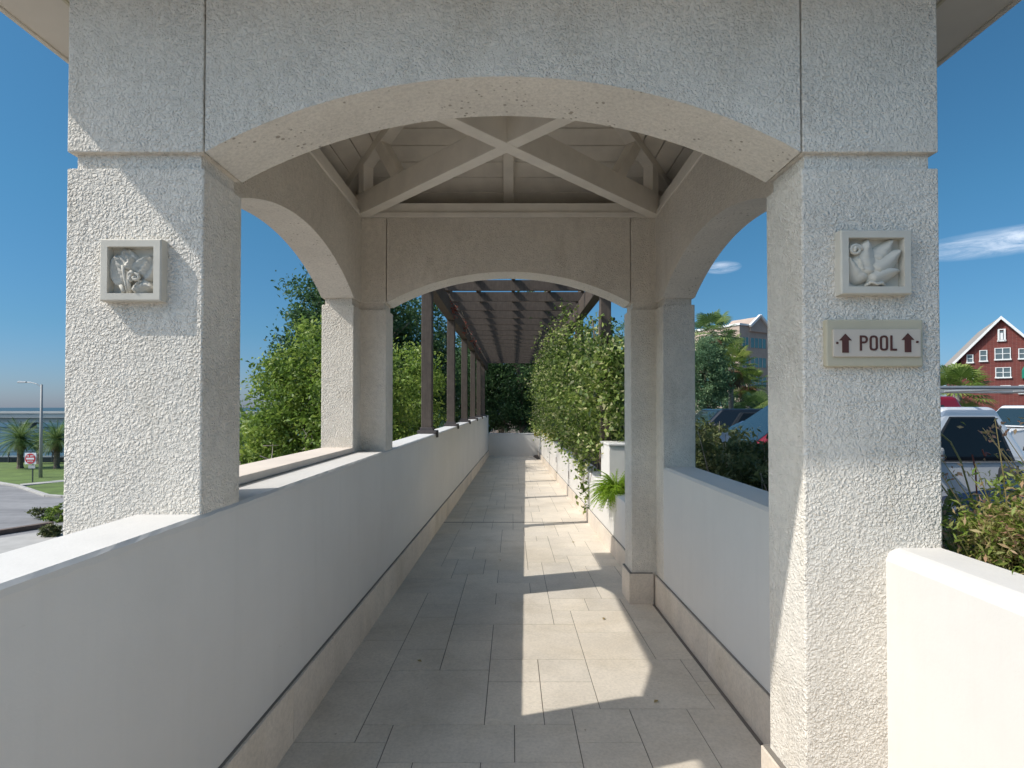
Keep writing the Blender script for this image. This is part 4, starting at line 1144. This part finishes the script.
m = MB(); m.add([Q(-.2,-.2,zt_+.02),Q(Lr,-.2,zt_+.02),Q(Lr,Ll,zt_+.02),Q(-.2,Ll,zt_+.02),Q(-.2,-.2,zt_+.4),Q(Lr,-.2,zt_+.4),Q(Lr,Ll,zt_+.4),Q(-.2,Ll,zt_+.4)], [(0,3,2,1),(4,5,6,7),(0,1,5,4),(1,2,6,5),(2,3,7,6),(3,0,4,7)])
m.build('parapet_cap', M['whitetrim'], t)
for k in range(4):
    z1_ = zt_-2.2-k*3.8; z0_ = z1_-1.9
    for (a0, a1) in ((.7, 2.6), (3.2, 8.0), (9.0, 14), (15, 20), (21, 25)):
        m = MB(); m.add([Q(a0,-.03,z0_),Q(a1,-.03,z0_),Q(a1,.3,z0_),Q(a0,.3,z0_),Q(a0,-.03,z1_),Q(a1,-.03,z1_),Q(a1,.3,z1_),Q(a0,.3,z1_)], [(0,3,2,1),(4,5,6,7),(0,1,5,4),(1,2,6,5),(2,3,7,6),(3,0,4,7)])
        w = m.build('window', M['greenglass'], t); f = MB(); nn = max(2, int((a1-a0)/1.2))
        for i in range(nn+1):
            a = a0+(a1-a0)*i/nn; f.bar(Q(a,-.06,z0_), Q(a,-.06,z1_), .09, .09, up=(1,0,0))
        f.build('mullion', M['concrete'], t, parent=w)
    for (b0, b1) in ((1.2, 9.5), (11, 20)):
        m = MB(); m.add([Q(-.03,b0,z0_),Q(.3,b0,z0_),Q(.3,b1,z0_),Q(-.03,b1,z0_),Q(-.03,b0,z1_),Q(.3,b0,z1_),Q(.3,b1,z1_),Q(-.03,b1,z1_)], [(0,3,2,1),(4,5,6,7),(0,1,5,4),(1,2,6,5),(2,3,7,6),(3,0,4,7)])
        m.build('window', M['greenglass'], t)
# low pale wall behind the palms
t = thing('garden_wall', 'low pale tan wall behind the parked cars and palms', 'wall', (18, 50, -.25))
m = MB(); m.box(10, 34, 50, 50.3, -.3, .85); m.build('wall_body', M['sill'], t)
m = MB(); m.box(9.9, 34.1, 49.95, 50.35, .852, .95); m.build('coping', M['whitetrim'], t)

# ================================================================== VEHICLES (front towards local -x)
def vehicle(name, label, cat, loc, rz, L, W, body, zb, cab, roofz, paintm, wheels, wr=.33, pillars=(), bed=None, rack=False, tumble=.17, extras=True):
    """body: side outline (x,z) of lower body; cab=(xa,xb,xc,xd): windscreen base, roof front, roof rear, rear base; zb beltline"""
    t = thing(name, label, cat, loc, rz, world=False)
    hw = W/2; m = MB(); P_ = M[paintm]
    # lower body: rings across the width, sides drawn in at the top and bottom
    outline = body
    n = len(outline); vs = []; fs = []
    rows = [(-hw+.09, .965), (-hw, 1.), (hw, 1.), (hw-.09, .965)]
    cxm = L/2; czm = sum(z for x, z in outline)/n
    for (y, s_) in [(-hw+.03,.985),(-hw,1.0),(hw,1.0),(hw-.03,.985)]:
        for (x, z) in outline: vs.append((cxm+(x-cxm)*(1 if s_ == 1 else .995), y, z))
    for r_i in range(3):
        for i in range(n):
            j = (i+1) % n; fs.append((r_i*n+i, r_i*n+j, (r_i+1)*n+j, (r_i+1)*n+i))
    fs += [tuple(range(n))[::-1], tuple(range(3*n, 4*n))]
    m.add(vs, fs); bo = m.build('body', P_, t, bevel=.045, seg=3)
    xa, xb, xc_, xd = cab
    rh = hw-tumble
    m = MB()
    base = [(xa,-hw+.05,zb),(xd,-hw+.05,zb),(xd,hw-.05,zb),(xa,hw-.05,zb)]; top = [(xb,-rh,roofz),(xc_,-rh,roofz),(xc_,rh,roofz),(xb,rh,roofz)]
    m.hexa(base+top); m.build('cabin', P_, t, bevel=.07, seg=4)
    # side windows
    def SP(x_fr, z_fr, s_, off=.012):   # point on the cabin side: fractions along and up
        xl_ = xa+(xb-xa)*z_fr; xr_ = xd+(xc_-xd)*z_fr
        return (xl_+(xr_-xl_)*x_fr, s_*(hw-.05-(tumble-.05)*z_fr+off), zb+(roofz-zb)*z_fr)
    nw = len(pillars)-1
    for s_ in (-1, 1):
        for k in range(nw):
            a, b_ = pillars[k], pillars[k+1]; g = .012
            def panel(grow, off, mat_, nm, par=None, corner=.0):
                pts_ = [SP(a+g-grow, .03-grow, s_, off), SP(b_-g+grow, .03-grow, s_, off), SP(b_-g+grow, .80+grow, s_, off), SP(a+g-grow, .80+grow, s_, off)]
                inn_ = [(p[0], p[1]-s_*.03, p[2]) for p in pts_]
                q = MB(); q.hexa(pts_+inn_); return q.build(nm, M[mat_], t, parent=par, bevel=.008, seg=2)
            w = panel(.028, .004, 'trim', 'window_trim'); panel(0, .010, 'glass', 'side_window', w)
    # windscreens
    def WS(x0, x1, nm):
        q = MB(); e = .014*(1 if x1 > x0 else -1)
        def pt(fy, fz, o): 
            return (x0+(x1-x0)*fz-e*o, fy*((hw-.05)+(rh-hw+.05)*fz), zb+(roofz-zb)*fz+.012*o)
        o_ = [pt(-.88,.06,1), pt(.88,.06,1), pt(.88,.86,1), pt(-.88,.86,1)]; i_ = [pt(-.88,.06,-1.5), pt(.88,.06,-1.5), pt(.88,.86,-1.5), pt(-.88,.86,-1.5)]
        q.hexa(o_+i_); q.build(nm, M['wscreen'], t, bevel=.01)
    WS(xa, xb, 'windscreen'); WS(xd, xc_, 'rear_window')
    for wx in wheels:
        for s_ in (-1, 1):
            q = MB(); q.tube([(wx, s_*(hw-.20), wr), (wx, s_*(hw-.02), wr), (wx, s_*(hw+.008), wr)], [wr, wr, wr*.93], 28); ty = q.build('wheel', M['tyre'], t, smooth=False)
            q = MB(); q.tube([(wx, s_*(hw-.05), wr), (wx, s_*(hw+.016), wr)], [wr*.64, wr*.60], 24); 
            q.build('rim', M['rim'], t, parent=ty)
            q = MB(); q.disc((wx, s_*(hw-.012), wr), wr*1.13, 'y', .03, 28); q.build('wheel_arch', M['trim'], t)
    q = MB(); q.box(-.06, .12, -hw+.08, hw-.08, .28, .52); q.build('front_bumper', M['trim'] if paintm != 'p_silver' else M['chrome'], t, bevel=.04)
    q = MB(); q.box(L-.12, L+.06, -hw+.08, hw-.08, .30, .55); q.build('rear_bumper', M['trim'] if paintm != 'p_silver' else M['chrome'], t, bevel=.04)
    hf = max(z for x, z in outline if x < .35)
    q = MB(); q.box(-.02, .06, -hw*.5, hw*.5, hf-.30, hf-.12); q.build('grille', M['trim'], t, bevel=.01)
    for s_ in (-1, 1):
        q = MB(); q.box(-.015, .16, s_*hw*.58, s_*(hw-.06), hf-.30, hf-.10); q.build('headlight', M['lens'], t, bevel=.03)
        zt2 = max(z for x, z in outline if x > L-.3)
        q = MB(); q.box(L-.10, L+.02, s_*(hw-.24), s_*(hw-.02), zt2-.32, zt2-.06); q.build('tail_light', M['lens_red'], t, bevel=.02)
        q = MB(); mx_ = xa+(xb-xa)*.28+.08; q.hexa([(mx_,s_*(hw+.02),zb+.02),(mx_+.11,s_*(hw+.02),zb+.02),(mx_+.11,s_*(hw+.20),zb+.02),(mx_-.02,s_*(hw+.20),zb+.02),
            (mx_,s_*(hw-.02),zb+.17),(mx_+.11,s_*(hw-.02),zb+.17),(mx_+.11,s_*(hw+.20),zb+.20),(mx_,s_*(hw+.20),zb+.20)]); q.build('side_mirror', M['trim'] if paintm != 'p_silver' else M['lamppole'], t, bevel=.045, seg=3)
        for k in range(nw):
            hx = xa+(xd-xa)*pillars[k+1]-.16; q = MB(); q.box(hx-.08, hx+.06, s_*(hw-.01), s_*(hw+.03), zb-.16, zb-.12); q.build('door_handle', M['trim'], t, bevel=.01)
            q = MB(); lx = xa+(xd-xa)*pillars[k+1]; q.box(lx-.004, lx+.004, s_*(hw-.02), s_*(hw+.0015), .35, zb-.03); q.build('door_gap', M['trim'], t)
    return t
# silver pickup with ladder rack
tb = [(0,.35),(.02,.80),(.12,.98),(1.35,1.12),(2.95,1.13),(5.20,1.10),(5.25,1.0),(5.25,.42),(4.6,.36),(.9,.36)]
trk = vehicle('pickup_truck', 'silver pickup truck with a ladder rack, parked beside the right column', 'truck', (3.0, 7.15, -.25), 0, 5.25, 1.86, tb, 1.115, (1.38, 2.02, 2.62, 2.93), 1.75, 'p_silver', (.95, 4.2), .36, pillars=(.20, .86), tumble=.16)
q = MB()
for s_ in (-1, 1):
    y = s_*.86
    q.tube([(.9,y,1.97),(5.2,y,1.97)], .022, 8)
    for xx in (2.98, 5.05): q.tube([(xx+.12*(1 if xx < 4 else -1),y,1.11),(xx-.1*(1 if xx < 4 else -1),y,1.96)], .022, 8)
for xx in (1.1, 2.2, 3.3, 4.3, 5.1): q.tube([(xx,-.86,1.975),(xx,.86,1.975)], .02, 8)
q.build('ladder_rack', M['steel'], trk)
q = MB(); q.box(3.05, 5.15, -.78, .78, .6, 1.105); q.build('load_bed', M['trim'], trk)
# blue car (minivan-like hood) nearest
bb = [(0,.30),(0,.62),(.10,.76),(.6,.88),(1.35,1.0),(3.9,1.04),(4.45,.98),(4.5,.9),(4.5,.35),(4.0,.26),(.5,.26)]
vehicle('blue_car', 'shiny blue car nearest the camera, behind the plants at the right edge', 'car', (3.45, 4.55, -.29), 0, 4.5, 1.78, bb, 1.0, (1.2, 2.0, 3.5, 4.2), 1.50, 'p_blue', (.85, 3.6), .32, pillars=(.2, .5, .80))
rb = [(0,.38),(0,.85),(.08,1.0),(.9,1.10),(4.45,1.14),(4.6,1.0),(4.6,.45),(4.1,.36),(.6,.36)]
vehicle('red_suv', 'dark red sport utility vehicle parked behind the silver pickup', 'car', (3.2, 9.9, -.25), 0, 4.7, 1.85, rb, 1.10, (.75, 1.95, 4.2, 4.62), 1.93, 'p_red', (.85, 3.75), .36, pillars=(.2, .46, .68, .86))
nb = [(0,.30),(0,.70),(.12,.86),(1.15,.98),(3.75,1.02),(4.5,.98),(4.6,.85),(4.6,.35),(4.1,.26),(.5,.26)]
vehicle('navy_car', 'dark blue sedan beyond the hedge, next to the far right column', 'car', (3.6, 12.5, -.25), 0, 4.6, 1.78, nb, .97, (1.1, 1.9, 3.3, 4.1), 1.42, 'p_navy', (.85, 3.65), .32, pillars=(.2, .5, .80))
vehicle('black_van', 'boxy black van beside the far right column behind the dark blue sedan', 'van', (4.35, 15.6, -.25), 0, 4.7, 1.9, [(0,.35),(0,.85),(.1,1.0),(.8,1.12),(4.6,1.14),(4.7,1.0),(4.7,.4),(4.1,.32),(.6,.32)], 1.12, (.7, 1.3, 4.3, 4.6), 1.70, 'p_black', (.85, 3.8), .35, pillars=(.2, .46, .7, .92))
vehicle('silver_car', 'pale silver car roof low beyond the dark blue sedan, below the palms', 'car', (6.6, 20.2, -.25), 0, 4.6, 1.78, nb, .97, (1.1, 1.9, 3.3, 4.1), 1.42, 'p_white', (.85, 3.65), .32, pillars=(.2, .5, .80))
vehicle('white_suv', 'white sport utility vehicle parked far off below the brick building', 'car', (15.2, 17.8, -.25), 0, 4.7, 1.88, rb, 1.12, (.7, 1.3, 4.2, 4.55), 1.80, 'p_white', (.85, 3.8), .36, pillars=(.14, .38, .62, .86))

# ================================================================== SKY, SUN, CAMERA
SV = Vector((-.91, -.292, 1.0)).normalized()
w = bpy.data.worlds.new('World'); sc.world = w; w.use_nodes = True; nt = w.node_tree; nt.nodes.clear()
out = N(nt, 'ShaderNodeOutputWorld'); bg = N(nt, 'ShaderNodeBackground'); sky = N(nt, 'ShaderNodeTexSky', sky_type='NISHITA')
sky.sun_disc = False; sky.sun_elevation = math.asin(SV.z); sky.sun_rotation = math.atan2(SV.x, SV.y) % (2*math.pi)
sky.air_density = 1.0; sky.dust_density = 0.5; sky.ozone_density = 2.0; sky.altitude = 0
tc = N(nt, 'ShaderNodeTexCoord'); sep = N(nt, 'ShaderNodeSeparateXYZ'); nt.links.new(tc.outputs['Generated'], sep.inputs[0])
def mth(op, a, b=None):
    n = N(nt, 'ShaderNodeMath', operation=op)
    for i, v in enumerate((a, b)):
        if v is None: continue
        if hasattr(v, 'is_linked'): nt.links.new(v, n.inputs[i])
        else: n.inputs[i].default_value = v
    return n.outputs[0]
# thin cloud wisps near two directions of the sky
def wisp(pxx, pyy, sx, sz, dens):
    d = Vector(((pxx-512.3)/550, 1, -(pyy-407)/550)).normalized(); az = math.atan2(d.x, d.y); el = math.asin(d.z)
    a = mth('SUBTRACT', mth('ARCTAN2', sep.outputs[0], sep.outputs[1]), az); e_ = mth('SUBTRACT', mth('ARCSINE', sep.outputs[2]), el)
    q = mth('ADD', mth('POWER', mth('ABSOLUTE', mth('DIVIDE', a, sx)), 2.), mth('POWER', mth('ABSOLUTE', mth('DIVIDE', e_, sz)), 2.))
    return mth('MULTIPLY', mth('MAXIMUM', mth('SUBTRACT', 1., q), 0.), dens)
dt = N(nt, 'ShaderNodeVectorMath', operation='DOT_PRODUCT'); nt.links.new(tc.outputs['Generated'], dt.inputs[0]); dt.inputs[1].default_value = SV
glow = ramp(nt, dt.outputs['Value'], [(.64, 0), (.95, 1)])     # whitish glow added to the unseen sky near the sun, warms shaded fronts
mp = N(nt, 'ShaderNodeMapping'); mp.inputs['Scale'].default_value = (5, 5, 26); nt.links.new(tc.outputs['Generated'], mp.inputs[0])
nz = noise(nt, mp.outputs[0], 3.0, 8, .68, .9)
cl = mth('ADD', wisp(1005, 241, .12, .020, .62), mth('ADD', wisp(723, 267, .032, .011, .75), wisp(1100, 225, .12, .022, .5)))
cf = mth('MULTIPLY', cl, ramp(nt, nz, [(.30, 0), (.75, 1)]))
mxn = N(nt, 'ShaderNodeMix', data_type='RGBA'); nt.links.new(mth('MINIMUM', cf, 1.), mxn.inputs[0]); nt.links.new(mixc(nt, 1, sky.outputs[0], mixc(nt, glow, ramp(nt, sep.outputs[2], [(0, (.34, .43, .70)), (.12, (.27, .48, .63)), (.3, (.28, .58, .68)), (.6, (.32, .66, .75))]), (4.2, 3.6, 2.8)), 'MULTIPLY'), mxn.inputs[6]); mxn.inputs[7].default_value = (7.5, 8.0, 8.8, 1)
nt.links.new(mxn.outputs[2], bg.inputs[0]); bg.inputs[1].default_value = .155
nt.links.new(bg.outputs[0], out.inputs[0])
sl = bpy.data.lights.new('sun', 'SUN'); sl.energy = 3.95; sl.angle = R(.53); sl.color = (1, .97, .91)
so = bpy.data.objects.new('sun', sl); col.objects.link(so); so.rotation_euler = SV.to_track_quat('Z', 'Y').to_euler(); so.location = (-20, -10, 30)
cd = bpy.data.cameras.new('camera'); cam = bpy.data.objects.new('camera', cd); col.objects.link(cam); sc.camera = cam
cd.sensor_width = 36; cd.lens = 550/1024*36; cd.clip_end = 9000; cd.clip_start = .05
pitch = .0153; cam.location = (0, 0, EYE); cam.rotation_euler = (math.pi/2+pitch, 0, 0)
cd.shift_y = (23-550*math.tan(pitch))/1024; cd.shift_x = -.3/1024
for t in THINGS:
    if '_o' in t.keys(): del t['_o']
sc.view_settings.view_transform = 'Standard'; sc.view_settings.look = 'None'; sc.view_settings.exposure = -0.03; sc.view_settings.gamma = 1
sc.view_settings.use_curve_mapping = False
sc.cycles.max_bounces = 8; sc.cycles.diffuse_bounces = 5; sc.cycles.transparent_max_bounces = 8
